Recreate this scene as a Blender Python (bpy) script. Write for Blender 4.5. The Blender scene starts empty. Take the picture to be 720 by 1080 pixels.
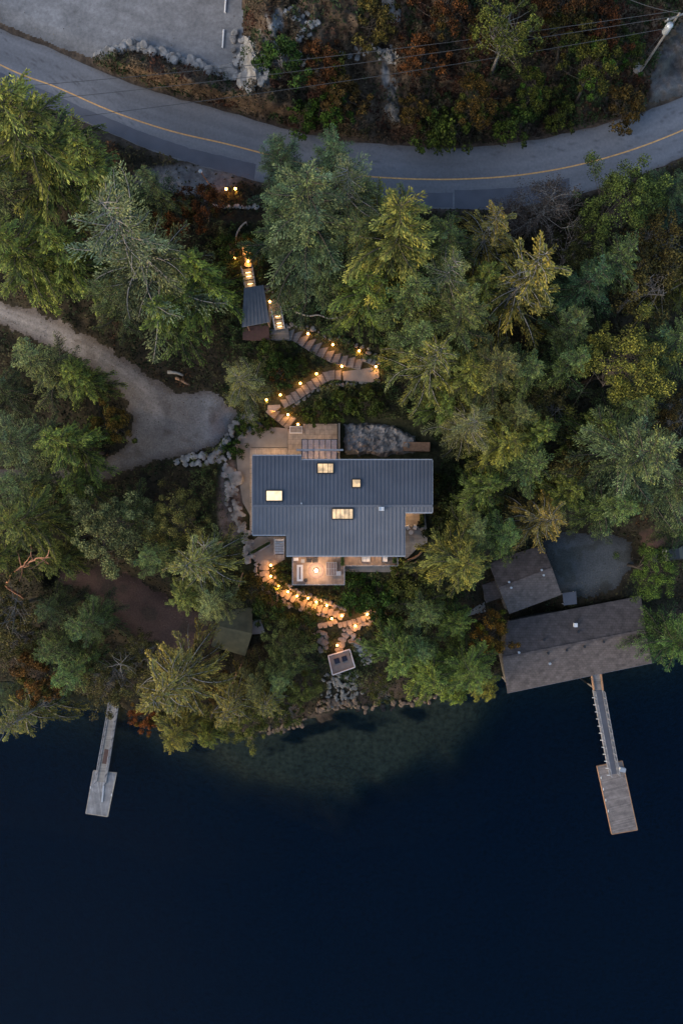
import bpy, math, random
import numpy as np
from mathutils import Vector, Matrix
random.seed(7); np.random.seed(7)
sc = bpy.context.scene
col = sc.collection
R = math.radians
HC = 94.0          # height of the camera above the lake
F = 720.0          # picture units per unit of (distance / depth)

# ------------------------------------------------------------------ noise
def _hash(ix, iy, seed):
    n = (ix.astype(np.int64) * 374761393 + iy.astype(np.int64) * 668265263 + seed * 974711) & 0x7fffffff
    n = ((n ^ (n >> 13)) * 1274126177) & 0x7fffffff
    n = n ^ (n >> 16)
    return (n & 0xffff) / 65535.0
def vnoise(x, y, seed=0):
    x = np.asarray(x, float); y = np.asarray(y, float)
    ix = np.floor(x); iy = np.floor(y); fx = x - ix; fy = y - iy
    fx = fx * fx * (3 - 2 * fx); fy = fy * fy * (3 - 2 * fy)
    a = _hash(ix, iy, seed); b = _hash(ix + 1, iy, seed); c = _hash(ix, iy + 1, seed); d = _hash(ix + 1, iy + 1, seed)
    return (a + (b - a) * fx) * (1 - fy) + (c + (d - c) * fx) * fy
def fbm(x, y, seed=0, o=4):
    s = 0; a = .5; t = 0
    for i in range(o):
        s = s + a * vnoise(np.asarray(x) * 2 ** i, np.asarray(y) * 2 ** i, seed + i * 17); t += a; a *= .5
    return s / t
def sstep(a, b, x):
    t = np.clip((np.asarray(x, float) - a) / (b - a), 0, 1); return t * t * (3 - 2 * t)

# ------------------------------------------------------------------ distance helpers on the site plan
def d_line(px, py, pts):
    d = np.full(np.shape(px), 1e9)
    for (x0, y0), (x1, y1) in zip(pts[:-1], pts[1:]):
        dx, dy = x1 - x0, y1 - y0
        t = np.clip(((px - x0) * dx + (py - y0) * dy) / (dx * dx + dy * dy), 0, 1)
        d = np.minimum(d, np.hypot(px - x0 - t * dx, py - y0 - t * dy))
    return d
def d_poly(px, py, pts):            # signed: negative inside
    px = np.asarray(px, float); py = np.asarray(py, float)
    inside = np.zeros(px.shape, bool)
    n = len(pts)
    for i in range(n):
        x0, y0 = pts[i]; x1, y1 = pts[(i + 1) % n]
        c = (y0 > py) != (y1 > py)
        with np.errstate(divide='ignore', invalid='ignore'):
            xi = (x1 - x0) * (py - y0) / ((y1 - y0) if y1 != y0 else 1e-9) + x0
        inside ^= c & (px < xi)
    d = d_line(px, py, list(pts) + [pts[0]])
    return np.where(inside, -d, d)

# ------------------------------------------------------------------ the site plan
SHORE_X = [-6000, -200, 0, 60, 100, 200, 250, 300, 340, 380, 440, 500, 530, 560, 620, 690, 720, 900, 6000]
SHORE_Y = [560, 690, 722, 728, 738, 768, 772, 766, 752, 746, 738, 722, 706, 690, 684, 676, 668, 640, 500]
ROAD_UP = [(-400, -170), (-120, -40), (0, 30), (50, 50), (100, 72), (150, 92), (200, 107), (240, 118), (290, 133), (350, 147), (400, 152), (480, 156), (560, 148), (640, 130), (720, 102), (830, 50), (1000, -60), (1300, -300)]
ROAD_LO = [(-400, -90), (-120, 30), (0, 92), (50, 113), (100, 133), (150, 155), (200, 172), (240, 183), (290, 196), (350, 208), (400, 216), (480, 221), (560, 216), (640, 196), (720, 166), (830, 112), (1000, 0), (1300, -240)]
ROAD_MID = [(-400, -116), (-120, 0), (0, 68), (60, 92), (120, 118), (180, 138), (240, 152), (290, 165), (350, 180), (400, 187), (480, 189), (560, 183), (640, 166), (720, 137), (830, 84), (1000, -26), (1300, -266)]
LOT = [(-300, -400), (228, -400), (256, -40), (256, 40), (250, 82), (224, 74), (190, 64), (150, 55), (120, 54), (100, 62), (60, 48), (0, 24), (-120, -46), (-300, -130)]
DRIVE = [(-200, 250), (-60, 282), (0, 318), (40, 330), (90, 352), (130, 378), (165, 402), (185, 412), (225, 414), (250, 436), (240, 458), (225, 472), (188, 480), (165, 486), (120, 503), (60, 508), (-60, 512), (-60, 498), (60, 496), (110, 486), (136, 466), (142, 440), (122, 408), (86, 382), (44, 362), (0, 342), (-60, 312), (-200, 282)]
LANE = [(60, 596), (110, 598), (150, 612), (180, 630), (226, 652), (230, 690), (190, 698), (150, 678), (120, 652), (90, 622), (60, 614)]
PAD = [(572, 572), (600, 562), (640, 560), (664, 572), (668, 598), (650, 622), (600, 632), (586, 620), (578, 596)]
LANE2 = [(672, 560), (720, 545), (900, 520), (900, 560), (720, 582), (680, 584)]
TRACK = [(726, 18), (700, 44), (688, 78), (680, 112), (722, 98), (850, 30), (900, -80), (800, -60)]
HOUSEPAD = [(244, 447), (360, 442), (462, 470), (462, 598), (420, 606), (300, 590), (262, 600), (244, 560)]
UPATH = [(262, 262), (262, 285), (264, 302), (268, 345)]
UPATH2 = [(285, 316), (294, 350), (310, 353), (325, 361), (340, 370), (355, 377), (370, 382), (385, 389), (380, 396), (360, 393), (345, 395), (333, 402), (320, 410), (307, 418), (295, 425), (287, 431), (300, 442), (312, 452)]
LPATH = [(280, 592), (280, 606), (289, 618), (300, 626), (312, 633), (325, 638), (340, 643), (352, 646), (361, 651), (356, 659), (366, 657), (378, 654), (388, 649), (378, 659), (368, 667), (360, 677), (357, 688)]
LSPUR = [(356, 657), (346, 660), (336, 659)]
PROF_D = [-9000, -400, -150, -60, -20, 0, 12, 40, 80, 110, 150, 200, 280, 320, 400, 480, 530, 600, 700, 800, 2000, 9000]
PROF_Z = [-40, -24, -13, -6.4, -2.2, 0, .55, 2.1, 4.4, 6.4, 8.6, 9, 9.4, 10.2, 13.4, 16.6, 18, 18.6, 23.5, 28, 48, 70]

def Zs(px, py):                     # smooth ground height at a plan position
    px = np.asarray(px, float); py = np.asarray(py, float)
    ys = np.interp(px, SHORE_X, SHORE_Y)
    d = ys - py
    shallow = np.exp(-(np.abs(px - 350) / 138.0) ** 4)
    z = np.interp(d, PROF_D, PROF_Z)
    e = np.hypot((px - 352) / 172, (py - 728) / 122) + (fbm(px / 40, py / 40, 71, 3) - .5) * .25
    sh = (1 - sstep(.74, 1.16, e)) * (d < 0)
    z = np.where(sh > 0, z * (1 - sh) + np.maximum(z, -.25 - .9 * sstep(0, 100, -d)) * sh, z)
    # flat places
    for poly, zz, b in ((HOUSEPAD, 9.0, 26), (PAD, 4.0, 30), (LOT, 18.2, 22), (LANE, 5.6, 18)):
        w = 1 - sstep(0, b, d_poly(px, py, poly)); z = z * (1 - w) + zz * w
    dr = d_poly(px, py, ROAD_UP + ROAD_LO[::-1])
    w = 1 - sstep(5, 26, dr); z = z * (1 - w) + 18.0 * w
    return z
def path_mask(px, py):
    d = np.minimum(np.minimum(d_line(px, py, UPATH), d_line(px, py, UPATH2)), np.minimum(d_line(px, py, LPATH), d_line(px, py, LSPUR)))
    return d
ALLHARD = [HOUSEPAD, LOT, ROAD_UP + ROAD_LO[::-1]]
def Zg(px, py):                     # ground with its unevenness
    z = Zs(px, py)
    px = np.asarray(px, float); py = np.asarray(py, float)
    amp = np.ones(px.shape)
    for p in ALLHARD: amp = amp * sstep(0, 14, d_poly(px, py, p))
    for p in (DRIVE, PAD, LANE, LANE2): amp = amp * (.12 + .88 * sstep(-2, 12, d_poly(px, py, p)))
    amp = amp * sstep(7, 22, path_mask(px, py))
    up = sstep(170, 120, py)
    n = (fbm(px / 34, py / 34, 3, 5) - .5) * (1.5 + 3.2 * up)
    n = n + (np.abs(fbm(px / 13, py / 13, 9, 3) - .5)) * 1.6 * up
    return z + n * amp * sstep(-30, 15, np.interp(px, SHORE_X, SHORE_Y) - py + 10)
def W(px, py, z):
    k = (HC - z) / F
    return Vector(((px - 360) * k, (540 - py) * k, z))
ZZ = None; ZSM = None
def _look(A, px, py, f):
    if A is None or not (-55 < px < 775 and -55 < py < 895): return float(f(px, py))
    i = (px - AX0) / 1.5; j = (py - AX0) / 1.5; a = int(i); b = int(j); i -= a; j -= b; a += AXI; b += AYI
    return float((A[b, a] * (1 - i) + A[b, a + 1] * i) * (1 - j) + (A[b + 1, a] * (1 - i) + A[b + 1, a + 1] * i) * j)
def zg(px, py): return _look(ZZ, px, py, Zg)
def zs(px, py): return _look(ZSM, px, py, Zs)
def G(px, py, dz=0.0):
    z = zg(px, py); v = W(px, py, z); v.z += dz; return v
def GS(px, py, dz=0.0):
    z = zs(px, py); v = W(px, py, z); v.z += dz; return v
def ground_at(x, y):
    z = 8.0
    for i in range(6): z = zg(x * F / (HC - z) + 360, 540 - y * F / (HC - z))
    return z

# ------------------------------------------------------------------ mesh builder
class MB:
    def __init__(s): s.v = []; s.f = []; s.m = []
    def add(s, vs, fs, mi=0):
        o = len(s.v); s.v += [tuple(p) for p in vs]; s.f += [tuple(i + o for i in f) for f in fs]; s.m += [mi] * len(fs); return s
    def box(s, c, size, rz=0, mi=0, rx=0, ry=0, taper=1.0):
        hx, hy, hz = size[0] / 2, size[1] / 2, size[2] / 2
        M = Matrix.Translation(Vector(c)) @ Matrix.Rotation(rz, 4, 'Z') @ Matrix.Rotation(ry, 4, 'Y') @ Matrix.Rotation(rx, 4, 'X')
        vs = [M @ Vector((x * hx * (taper if z > 0 else 1), y * hy * (taper if z > 0 else 1), z * hz)) for z in (-1, 1) for x, y in ((-1, -1), (1, -1), (1, 1), (-1, 1))]
        return s.add(vs, [(3, 2, 1, 0), (4, 5, 6, 7), (0, 1, 5, 4), (1, 2, 6, 5), (2, 3, 7, 6), (3, 0, 4, 7)], mi)
    def prism(s, top, bot, mi=0):    # matching loops (counter-clockwise from above)
        n = len(top)
        a = sum(top[i][0] * top[(i + 1) % n][1] - top[(i + 1) % n][0] * top[i][1] for i in range(n))
        if a < 0: top = top[::-1]; bot = bot[::-1]
        return s.add(list(top) + list(bot), [tuple(range(n)), tuple(range(2 * n - 1, n - 1, -1))] + [(i + n, (i + 1) % n + n, (i + 1) % n, i) for i in range(n)], mi)
    def tube(s, pts, rad, n=6, mi=0, cap=True):
        pts = [Vector(p) for p in pts]; rings = []
        if not hasattr(rad, '__len__'): rad = [rad] * len(pts)
        up = None
        for i, p in enumerate(pts):
            t = (pts[min(i + 1, len(pts) - 1)] - pts[max(i - 1, 0)])
            t = t.normalized() if t.length > 1e-9 else Vector((0, 0, 1))
            if up is None: up = t.orthogonal().normalized()
            u = (up - t * up.dot(t)); u = u.normalized() if u.length > 1e-6 else t.orthogonal().normalized(); up = u
            w = t.cross(u)
            rings.append([p + (u * math.cos(2 * math.pi * k / n) + w * math.sin(2 * math.pi * k / n)) * rad[i] for k in range(n)])
        vs = [q for r in rings for q in r]; fs = []
        for i in range(len(pts) - 1):
            for k in range(n):
                a = i * n + k; b = i * n + (k + 1) % n
                fs.append((a, b, b + n, a + n))
        if cap: fs.append(tuple(range(n - 1, -1, -1))); fs.append(tuple(range((len(pts) - 1) * n, len(pts) * n)))
        return s.add(vs, fs, mi)
    def beam(s, a, b, w, h, mi=0):
        a = Vector(a); b = Vector(b); d = b - a; L = d.length; d.normalize()
        side = Vector((-d.y, d.x, 0)); side = side.normalized() if side.length > 1e-6 else Vector((1, 0, 0))
        up = d.cross(side); up = up if up.z >= 0 else -up
        q = [(-1, -1), (1, -1), (1, 1), (-1, 1)]
        vs = [p + side * x * w / 2 + up * y * h / 2 for p in (a, b) for x, y in q]
        return s.add(vs, [(3, 2, 1, 0), (4, 5, 6, 7), (0, 1, 5, 4), (1, 2, 6, 5), (2, 3, 7, 6), (3, 0, 4, 7)], mi)
    def lathe(s, c, prof, n=12, mi=0):
        vs = []; c = Vector(c)
        for r, z in prof: vs += [c + Vector((r * math.cos(2 * math.pi * k / n), r * math.sin(2 * math.pi * k / n), z)) for k in range(n)]
        fs = [(i * n + k, i * n + (k + 1) % n, (i + 1) * n + (k + 1) % n, (i + 1) * n + k) for i in range(len(prof) - 1) for k in range(n)]
        fs += [tuple(range(n - 1, -1, -1)), tuple(range((len(prof) - 1) * n, len(prof) * n))]
        return s.add(vs, fs, mi)
    def build(s, name, mats, parent=None, smooth=False, local=False):
        me = bpy.data.meshes.new(name)
        off = Vector((0, 0, 0))
        if parent is not None and not local:
            q = parent
            while q is not None: off += q.location; q = q.parent
        me.from_pydata([(x - off.x, y - off.y, z - off.z) for x, y, z in s.v], [], s.f)
        for m in (mats if isinstance(mats, (list, tuple)) else [mats]): me.materials.append(m)
        me.polygons.foreach_set('material_index', s.m)
        if smooth: me.polygons.foreach_set('use_smooth', [True] * len(s.f))
        me.validate(); me.update()
        o = bpy.data.objects.new(name, me); col.objects.link(o)
        if parent is not None: o.parent = parent
        return o
def quads_mesh(name, V, C, mats, parent=None, link=True):    # V (n,4,3), C (n,3)
    n = len(V); me = bpy.data.meshes.new(name)
    me.vertices.add(n * 4); me.vertices.foreach_set('co', V.astype(np.float32).ravel())
    me.loops.add(n * 4); me.loops.foreach_set('vertex_index', np.arange(n * 4, dtype=np.int32))
    me.polygons.add(n); me.polygons.foreach_set('loop_start', np.arange(0, n * 4, 4, dtype=np.int32))
    me.update(calc_edges=True)
    a = me.color_attributes.new('Col', 'FLOAT_COLOR', 'POINT')
    c4 = np.ones((n, 4, 4), np.float32); c4[:, :, :3] = C[:, None, :]
    a.data.foreach_set('color', c4.ravel())
    me.materials.append(mats)
    o = bpy.data.objects.new(name, me)
    if link: col.objects.link(o)
    if parent is not None: o.parent = parent
    return o
def tag(o, label=None, cat=None, group=None, kind=None):
    if label: o['label'] = label
    if cat: o['category'] = cat
    if group: o['group'] = group
    if kind: o['kind'] = kind
    return o
def thing(name, label, cat, loc=(0, 0, 0), group=None, rz=0):
    o = bpy.data.objects.new(name, None); col.objects.link(o); o.location = loc; o.rotation_euler.z = rz
    o.empty_display_size = .2
    return tag(o, label, cat, group)
KIDS = {}
def copy_tree(o, parent=None):
    c = o.copy(); col.objects.link(c); c.parent = parent
    for ch in [x for x in col.objects if x.parent == o]: copy_tree(ch, c)
    return c

# ------------------------------------------------------------------ materials
def mat(name, rough=.8, metal=0, color=(.5, .5, .5), var=.15, scale=3.0, bump=0.0, bscale=20, spec=.5, detail=5, objcol=False):
    m = bpy.data.materials.new(name); m.use_nodes = True; nt = m.node_tree; b = nt.nodes['Principled BSDF']
    N = nt.nodes.new; L = nt.links.new
    tc = N('ShaderNodeTexCoord'); no = N('ShaderNodeTexNoise'); no.inputs['Scale'].default_value = scale; no.inputs['Detail'].default_value = detail
    L(tc.outputs['Object'], no.inputs['Vector'])
    mp = N('ShaderNodeMapRange'); mp.inputs['From Min'].default_value = .3; mp.inputs['From Max'].default_value = .7
    mp.inputs['To Min'].default_value = 1 - var; mp.inputs['To Max'].default_value = 1 + var
    L(no.outputs['Fac'], mp.inputs['Value'])
    mx = N('ShaderNodeVectorMath'); mx.operation = 'SCALE'; mx.inputs[0].default_value = color
    L(mp.outputs['Result'], mx.inputs['Scale']); L(mx.outputs[0], b.inputs['Base Color'])
    b.inputs['Roughness'].default_value = rough; b.inputs['Metallic'].default_value = metal; b.inputs['Specular IOR Level'].default_value = spec
    if bump:
        n2 = N('ShaderNodeTexNoise'); n2.inputs['Scale'].default_value = bscale; n2.inputs['Detail'].default_value = 4
        L(tc.outputs['Object'], n2.inputs['Vector'])
        bp = N('ShaderNodeBump'); bp.inputs['Strength'].default_value = bump; bp.inputs['Distance'].default_value = .05
        L(n2.outputs['Fac'], bp.inputs['Height']); L(bp.outputs[0], b.inputs['Normal'])
    m['_out'] = 0
    return m
def emis(name, color, strength, base=(.8, .8, .8)):
    m = bpy.data.materials.new(name); m.use_nodes = True; b = m.node_tree.nodes['Principled BSDF']
    b.inputs['Base Color'].default_value = (*base, 1); b.inputs['Emission Color'].default_value = (*color, 1); b.inputs['Emission Strength'].default_value = strength
    b.inputs['Roughness'].default_value = .3
    return m
def uneven_glow(m, lo=.55, hi=1.25, sc=1.4):
    nt = m.node_tree; b = nt.nodes['Principled BSDF']; N = nt.nodes.new; L = nt.links.new
    tc = N('ShaderNodeTexCoord'); no = N('ShaderNodeTexNoise'); no.inputs['Scale'].default_value = sc; no.inputs['Detail'].default_value = 3; L(tc.outputs['Object'], no.inputs['Vector'])
    mp = N('ShaderNodeMapRange'); mp.inputs['From Min'].default_value = .35; mp.inputs['From Max'].default_value = .65; s = b.inputs['Emission Strength'].default_value
    mp.inputs['To Min'].default_value = lo * s; mp.inputs['To Max'].default_value = hi * s; L(no.outputs['Fac'], mp.inputs['Value']); L(mp.outputs['Result'], b.inputs['Emission Strength'])
def attr_mat(name, rough=.9, spec=.2, nscale=2.5, var=.35, bump=.6, bscale=6, tint=False, trans=0.0, bdist=.15):
    m = bpy.data.materials.new(name); m.use_nodes = True; nt = m.node_tree; b = nt.nodes['Principled BSDF']
    N = nt.nodes.new; L = nt.links.new
    at = N('ShaderNodeAttribute'); at.attribute_name = 'Col'
    src = at.outputs['Color']
    tc = N('ShaderNodeTexCoord')
    if var:
        no = N('ShaderNodeTexNoise'); no.inputs['Scale'].default_value = nscale; no.inputs['Detail'].default_value = 8; no.inputs['Roughness'].default_value = .65
        L(tc.outputs['Object'], no.inputs['Vector'])
        mp = N('ShaderNodeMapRange'); mp.inputs['From Min'].default_value = .3; mp.inputs['From Max'].default_value = .7; mp.inputs['To Min'].default_value = 1 - var; mp.inputs['To Max'].default_value = 1 + var
        L(no.outputs['Fac'], mp.inputs['Value'])
        sm = N('ShaderNodeVectorMath'); sm.operation = 'SCALE'; L(src, sm.inputs[0]); L(mp.outputs['Result'], sm.inputs['Scale']); src = sm.outputs[0]
    if tint:
        oi = N('ShaderNodeObjectInfo'); mu = N('ShaderNodeVectorMath'); mu.operation = 'MULTIPLY'
        L(src, mu.inputs[0]); L(oi.outputs['Color'], mu.inputs[1]); src = mu.outputs[0]
    L(src, b.inputs['Base Color']); b.inputs['Roughness'].default_value = rough; b.inputs['Specular IOR Level'].default_value = spec
    if bump:
        n2 = N('ShaderNodeTexNoise'); n2.inputs['Scale'].default_value = bscale; n2.inputs['Detail'].default_value = 6
        L(tc.outputs['Object'], n2.inputs['Vector'])
        bp = N('ShaderNodeBump'); bp.inputs['Strength'].default_value = bump; bp.inputs['Distance'].default_value = bdist
        L(n2.outputs['Fac'], bp.inputs['Height']); L(bp.outputs[0], b.inputs['Normal'])
    if trans:
        tr = N('ShaderNodeBsdfTranslucent'); L(src, tr.inputs['Color']); ms = N('ShaderNodeMixShader'); ms.inputs[0].default_value = trans
        L(b.outputs[0], ms.inputs[1]); L(tr.outputs[0], ms.inputs[2]); L(ms.outputs[0], nt.nodes['Material Output'].inputs['Surface'])
    return m
def plank_mat(name, c1, c2, width=.14, rot=0, rough=.75, length=3.0, mortar=(.01, .01, .01), msize=.006, bump=.3, offset=.5):
    m = bpy.data.materials.new(name); m.use_nodes = True; nt = m.node_tree; b = nt.nodes['Principled BSDF']
    N = nt.nodes.new; L = nt.links.new
    tc = N('ShaderNodeTexCoord'); mpg = N('ShaderNodeMapping'); mpg.inputs['Rotation'].default_value[2] = rot
    L(tc.outputs['Object'], mpg.inputs['Vector'])
    br = N('ShaderNodeTexBrick'); br.inputs['Scale'].default_value = 1; br.inputs['Brick Width'].default_value = length; br.inputs['Row Height'].default_value = width
    br.inputs['Mortar Size'].default_value = msize; br.inputs['Color1'].default_value = (*c1, 1); br.inputs['Color2'].default_value = (*c2, 1); br.inputs['Mortar'].default_value = (*mortar, 1)
    br.offset = offset
    L(mpg.outputs[0], br.inputs['Vector'])
    no = N('ShaderNodeTexNoise'); no.inputs['Scale'].default_value = 1.3; no.inputs['Detail'].default_value = 6; L(mpg.outputs[0], no.inputs['Vector'])
    mp = N('ShaderNodeMapRange'); mp.inputs['From Min'].default_value = .3; mp.inputs['From Max'].default_value = .7; mp.inputs['To Min'].default_value = .7; mp.inputs['To Max'].default_value = 1.3
    L(no.outputs['Fac'], mp.inputs['Value'])
    sm = N('ShaderNodeVectorMath'); sm.operation = 'SCALE'; L(br.outputs['Color'], sm.inputs[0]); L(mp.outputs['Result'], sm.inputs['Scale'])
    L(sm.outputs[0], b.inputs['Base Color']); b.inputs['Roughness'].default_value = rough
    bp = N('ShaderNodeBump'); bp.inputs['Strength'].default_value = bump; bp.inputs['Distance'].default_value = .02; L(br.outputs['Fac'], bp.inputs['Height']); bp.invert = True
    L(bp.outputs[0], b.inputs['Normal'])
    return m
M = {}
M['leaf'] = attr_mat('foliage_leaves', rough=.75, spec=.25, var=0, bump=0, tint=True, trans=.18)
M['cover'] = attr_mat('ground_cover_leaves', rough=.8, spec=.2, var=0, bump=0, trans=.15)
M['bark'] = mat('bark', color=(.07, .055, .045), var=.4, scale=4, bump=.5, bscale=12)
M['greybark'] = mat('grey_bark', color=(.2, .18, .165), var=.3, scale=4)
M['deadwood'] = mat('bleached_wood', color=(.3, .26, .22), var=.3, scale=5)
M['redbark'] = mat('peeling_orange_bark', color=(.34, .15, .085), var=.35, scale=2.5)
M['ground'] = attr_mat('forest_ground', nscale=1.6, var=.5, bump=.8, bscale=3)
M['gravel'] = attr_mat('gravel', nscale=5, var=.32, bump=.5, bscale=14, bdist=.06)
M['lotgravel'] = attr_mat('lot_gravel', nscale=3, var=.25, bump=.4, bscale=14, bdist=.05)
M['asphalt'] = mat('asphalt', color=(.15, .155, .178), var=.16, scale=.35, bump=.15, bscale=40, rough=.85, detail=12)
M['newasphalt'] = mat('new_asphalt', color=(.08, .085, .108), var=.15, scale=.5, bump=.15, bscale=40, rough=.85, detail=12)
M['yellow'] = mat('yellow_road_paint', color=(.6, .33, .12), var=.25, scale=4, rough=.7)
M['paleline'] = mat('worn_white_paint', color=(.14, .14, .15), var=.3, scale=3)
M['rock'] = mat('pale_rock', color=(.23, .22, .215), var=.55, scale=1.1, bump=.7, bscale=5, rough=.9)
M['rockm'] = mat('grey_beach_rock', color=(.17, .16, .155), var=.6, scale=.9, bump=.7, bscale=5, rough=.9)
M['rockd'] = mat('weathered_rock', color=(.15, .14, .13), var=.55, scale=1.0, bump=.8, bscale=4, rough=.9)
M['brownrock'] = mat('brown_weedy_rock', color=(.11, .07, .045), var=.5, scale=2, bump=.7, bscale=5, rough=.7)
M['roofmetal'] = mat('slate_blue_metal_roof', color=(.122, .127, .15), var=.13, scale=.45, detail=9, rough=.5, metal=0, spec=.3)
M['shelterroof'] = mat('grey_shelter_roof', color=(.15, .145, .155), var=.15, scale=1, rough=.6, spec=.3)
M['seam'] = mat('roof_seams', color=(.106, .113, .138), var=.05, rough=.45)
M['trimlight'] = mat('pale_metal_trim', color=(.3, .32, .36), var=.05, rough=.4)
M['wall'] = plank_mat('dark_cladding', (.09, .085, .08), (.11, .1, .09), width=.2, rot=0)
M['concrete'] = mat('concrete_paving', color=(.19, .18, .17), var=.15, scale=1.2, bump=.2, rough=.85)
M['warmpave'] = plank_mat('pale_pavers', (.27, .235, .2), (.3, .26, .22), width=.6, length=.6, mortar=(.12, .1, .09), msize=.015)
M['deck'] = plank_mat('timber_deck_boards', (.25, .19, .155), (.3, .225, .18), width=.14, rot=R(90))
M['rail'] = mat('weathered_painted_rail', color=(.2, .2, .22), var=.35, scale=2)
M['greydeck'] = plank_mat('weathered_deck_boards', (.2, .185, .175), (.26, .24, .225), width=.15, rot=0)
M['step'] = plank_mat('weathered_step_boards', (.115, .115, .12), (.16, .16, .16), width=.28, rot=0)
M['riser'] = mat('dark_step_riser', color=(.03, .028, .026), var=.2)
M['flag'] = mat('pale_flagstone', color=(.27, .24, .21), var=.3, scale=2, bump=.5, bscale=8)
M['shingle'] = plank_mat('brown_shingles', (.105, .085, .082), (.078, .063, .062), width=.3, length=.45, mortar=(.05, .042, .042), msize=.015, rough=.95)
M['olive'] = mat('mossy_olive_roof', color=(.07, .068, .038), var=.3, scale=1.2, bump=.3)
M['frame'] = mat('black_frame_metal', color=(.02, .02, .022), var=.05, rough=.4)
M['white'] = mat('white_paint', color=(.68, .68, .7), var=.05, rough=.5)
M['galv'] = mat('galvanised_metal', color=(.4, .42, .45), var=.2, scale=3, rough=.4, metal=.3)
M['cedar'] = mat('cedar_timber', color=(.3, .17, .1), var=.25, scale=3)
M['mat_red'] = mat('red_rubber_mat', color=(.085, .045, .04), var=.15)
M['cable'] = mat('black_cable', color=(.05, .052, .058), var=.05)
M['cushion'] = mat('light_cushion', color=(.62, .6, .6), var=.05, scale=8, rough=.9)
M['dark'] = mat('charcoal_fabric', color=(.035, .035, .04), var=.1, rough=.9)
M['rug'] = mat('grey_rug', color=(.17, .13, .125), var=.2, scale=6)
M['soil'] = mat('soil_in_pot', color=(.05, .035, .025), var=.3)
M['sky_glow'] = emis('lit_skylight_glass', (1.0, .68, .36), .95, base=(.1, .1, .1))
M['sky_bright'] = emis('bright_skylight_glass', (1.0, .75, .46), 1.25, base=(.1, .1, .1))
uneven_glow(M['sky_glow']); uneven_glow(M['sky_bright'], .85, 1.3)
M['asphaltv'] = attr_mat('worn_asphalt', nscale=3.5, var=.14, bump=.15, bscale=30, bdist=.03, rough=.88)
M['win'] = emis('lit_window_glass', (1.0, .66, .34), 1.1, base=(.1, .1, .1))
M['darkglass'] = mat('dark_window_glass', color=(.02, .025, .03), var=.05, rough=.1)
M['bulb'] = emis('warm_bulb', (1.0, .42, .08), 30)
M['bulbsoft'] = emis('frosted_lamp_glass', (1.0, .62, .25), 5)
M['treadlight'] = emis('tread_light_strip', (1.0, .62, .25), 5)
M['solar'] = mat('solar_panel_glass', color=(.012, .014, .03), var=.1, rough=.15)
# glass canopy
g = bpy.data.materials.new('canopy_glass'); g.use_nodes = True; nt = g.node_tree
gl = nt.nodes.new('ShaderNodeBsdfGlossy'); gl.inputs['Roughness'].default_value = .1; gl.inputs['Color'].default_value = (.8, .85, .95, 1)
tr = nt.nodes.new('ShaderNodeBsdfTransparent'); tr.inputs['Color'].default_value = (.85, .85, .86, 1)
ms = nt.nodes.new('ShaderNodeMixShader'); ms.inputs[0].default_value = .13
nt.links.new(tr.outputs[0], ms.inputs[1]); nt.links.new(gl.outputs[0], ms.inputs[2]); nt.links.new(ms.outputs[0], nt.nodes['Material Output'].inputs['Surface'])
M['glass'] = g
# lake surface
w = bpy.data.materials.new('lake_water'); w.use_nodes = True; nt = w.node_tree; N = nt.nodes.new; L = nt.links.new
gl = N('ShaderNodeBsdfGlossy'); gl.inputs['Roughness'].default_value = .08; gl.inputs['Color'].default_value = (.03, .17, .3, 1)
tr = N('ShaderNodeBsdfTransparent'); tr.inputs['Color'].default_value = (.94, .95, .93, 1)
fr = N('ShaderNodeFresnel'); fr.inputs['IOR'].default_value = 1.33
tc = N('ShaderNodeTexCoord'); n1 = N('ShaderNodeTexNoise'); n1.inputs['Scale'].default_value = .9; n1.inputs['Detail'].default_value = 6
L(tc.outputs['Object'], n1.inputs['Vector']); bp = N('ShaderNodeBump'); bp.inputs['Strength'].default_value = .12; bp.inputs['Distance'].default_value = .1
L(n1.outputs['Fac'], bp.inputs['Height']); L(bp.outputs[0], gl.inputs['Normal']); L(bp.outputs[0], fr.inputs['Normal'])
ms = N('ShaderNodeMixShader'); L(fr.outputs[0], ms.inputs[0]); L(tr.outputs[0], ms.inputs[1]); L(gl.outputs[0], ms.inputs[2]); L(ms.outputs[0], nt.nodes['Material Output'].inputs['Surface'])
M['water'] = w
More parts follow.
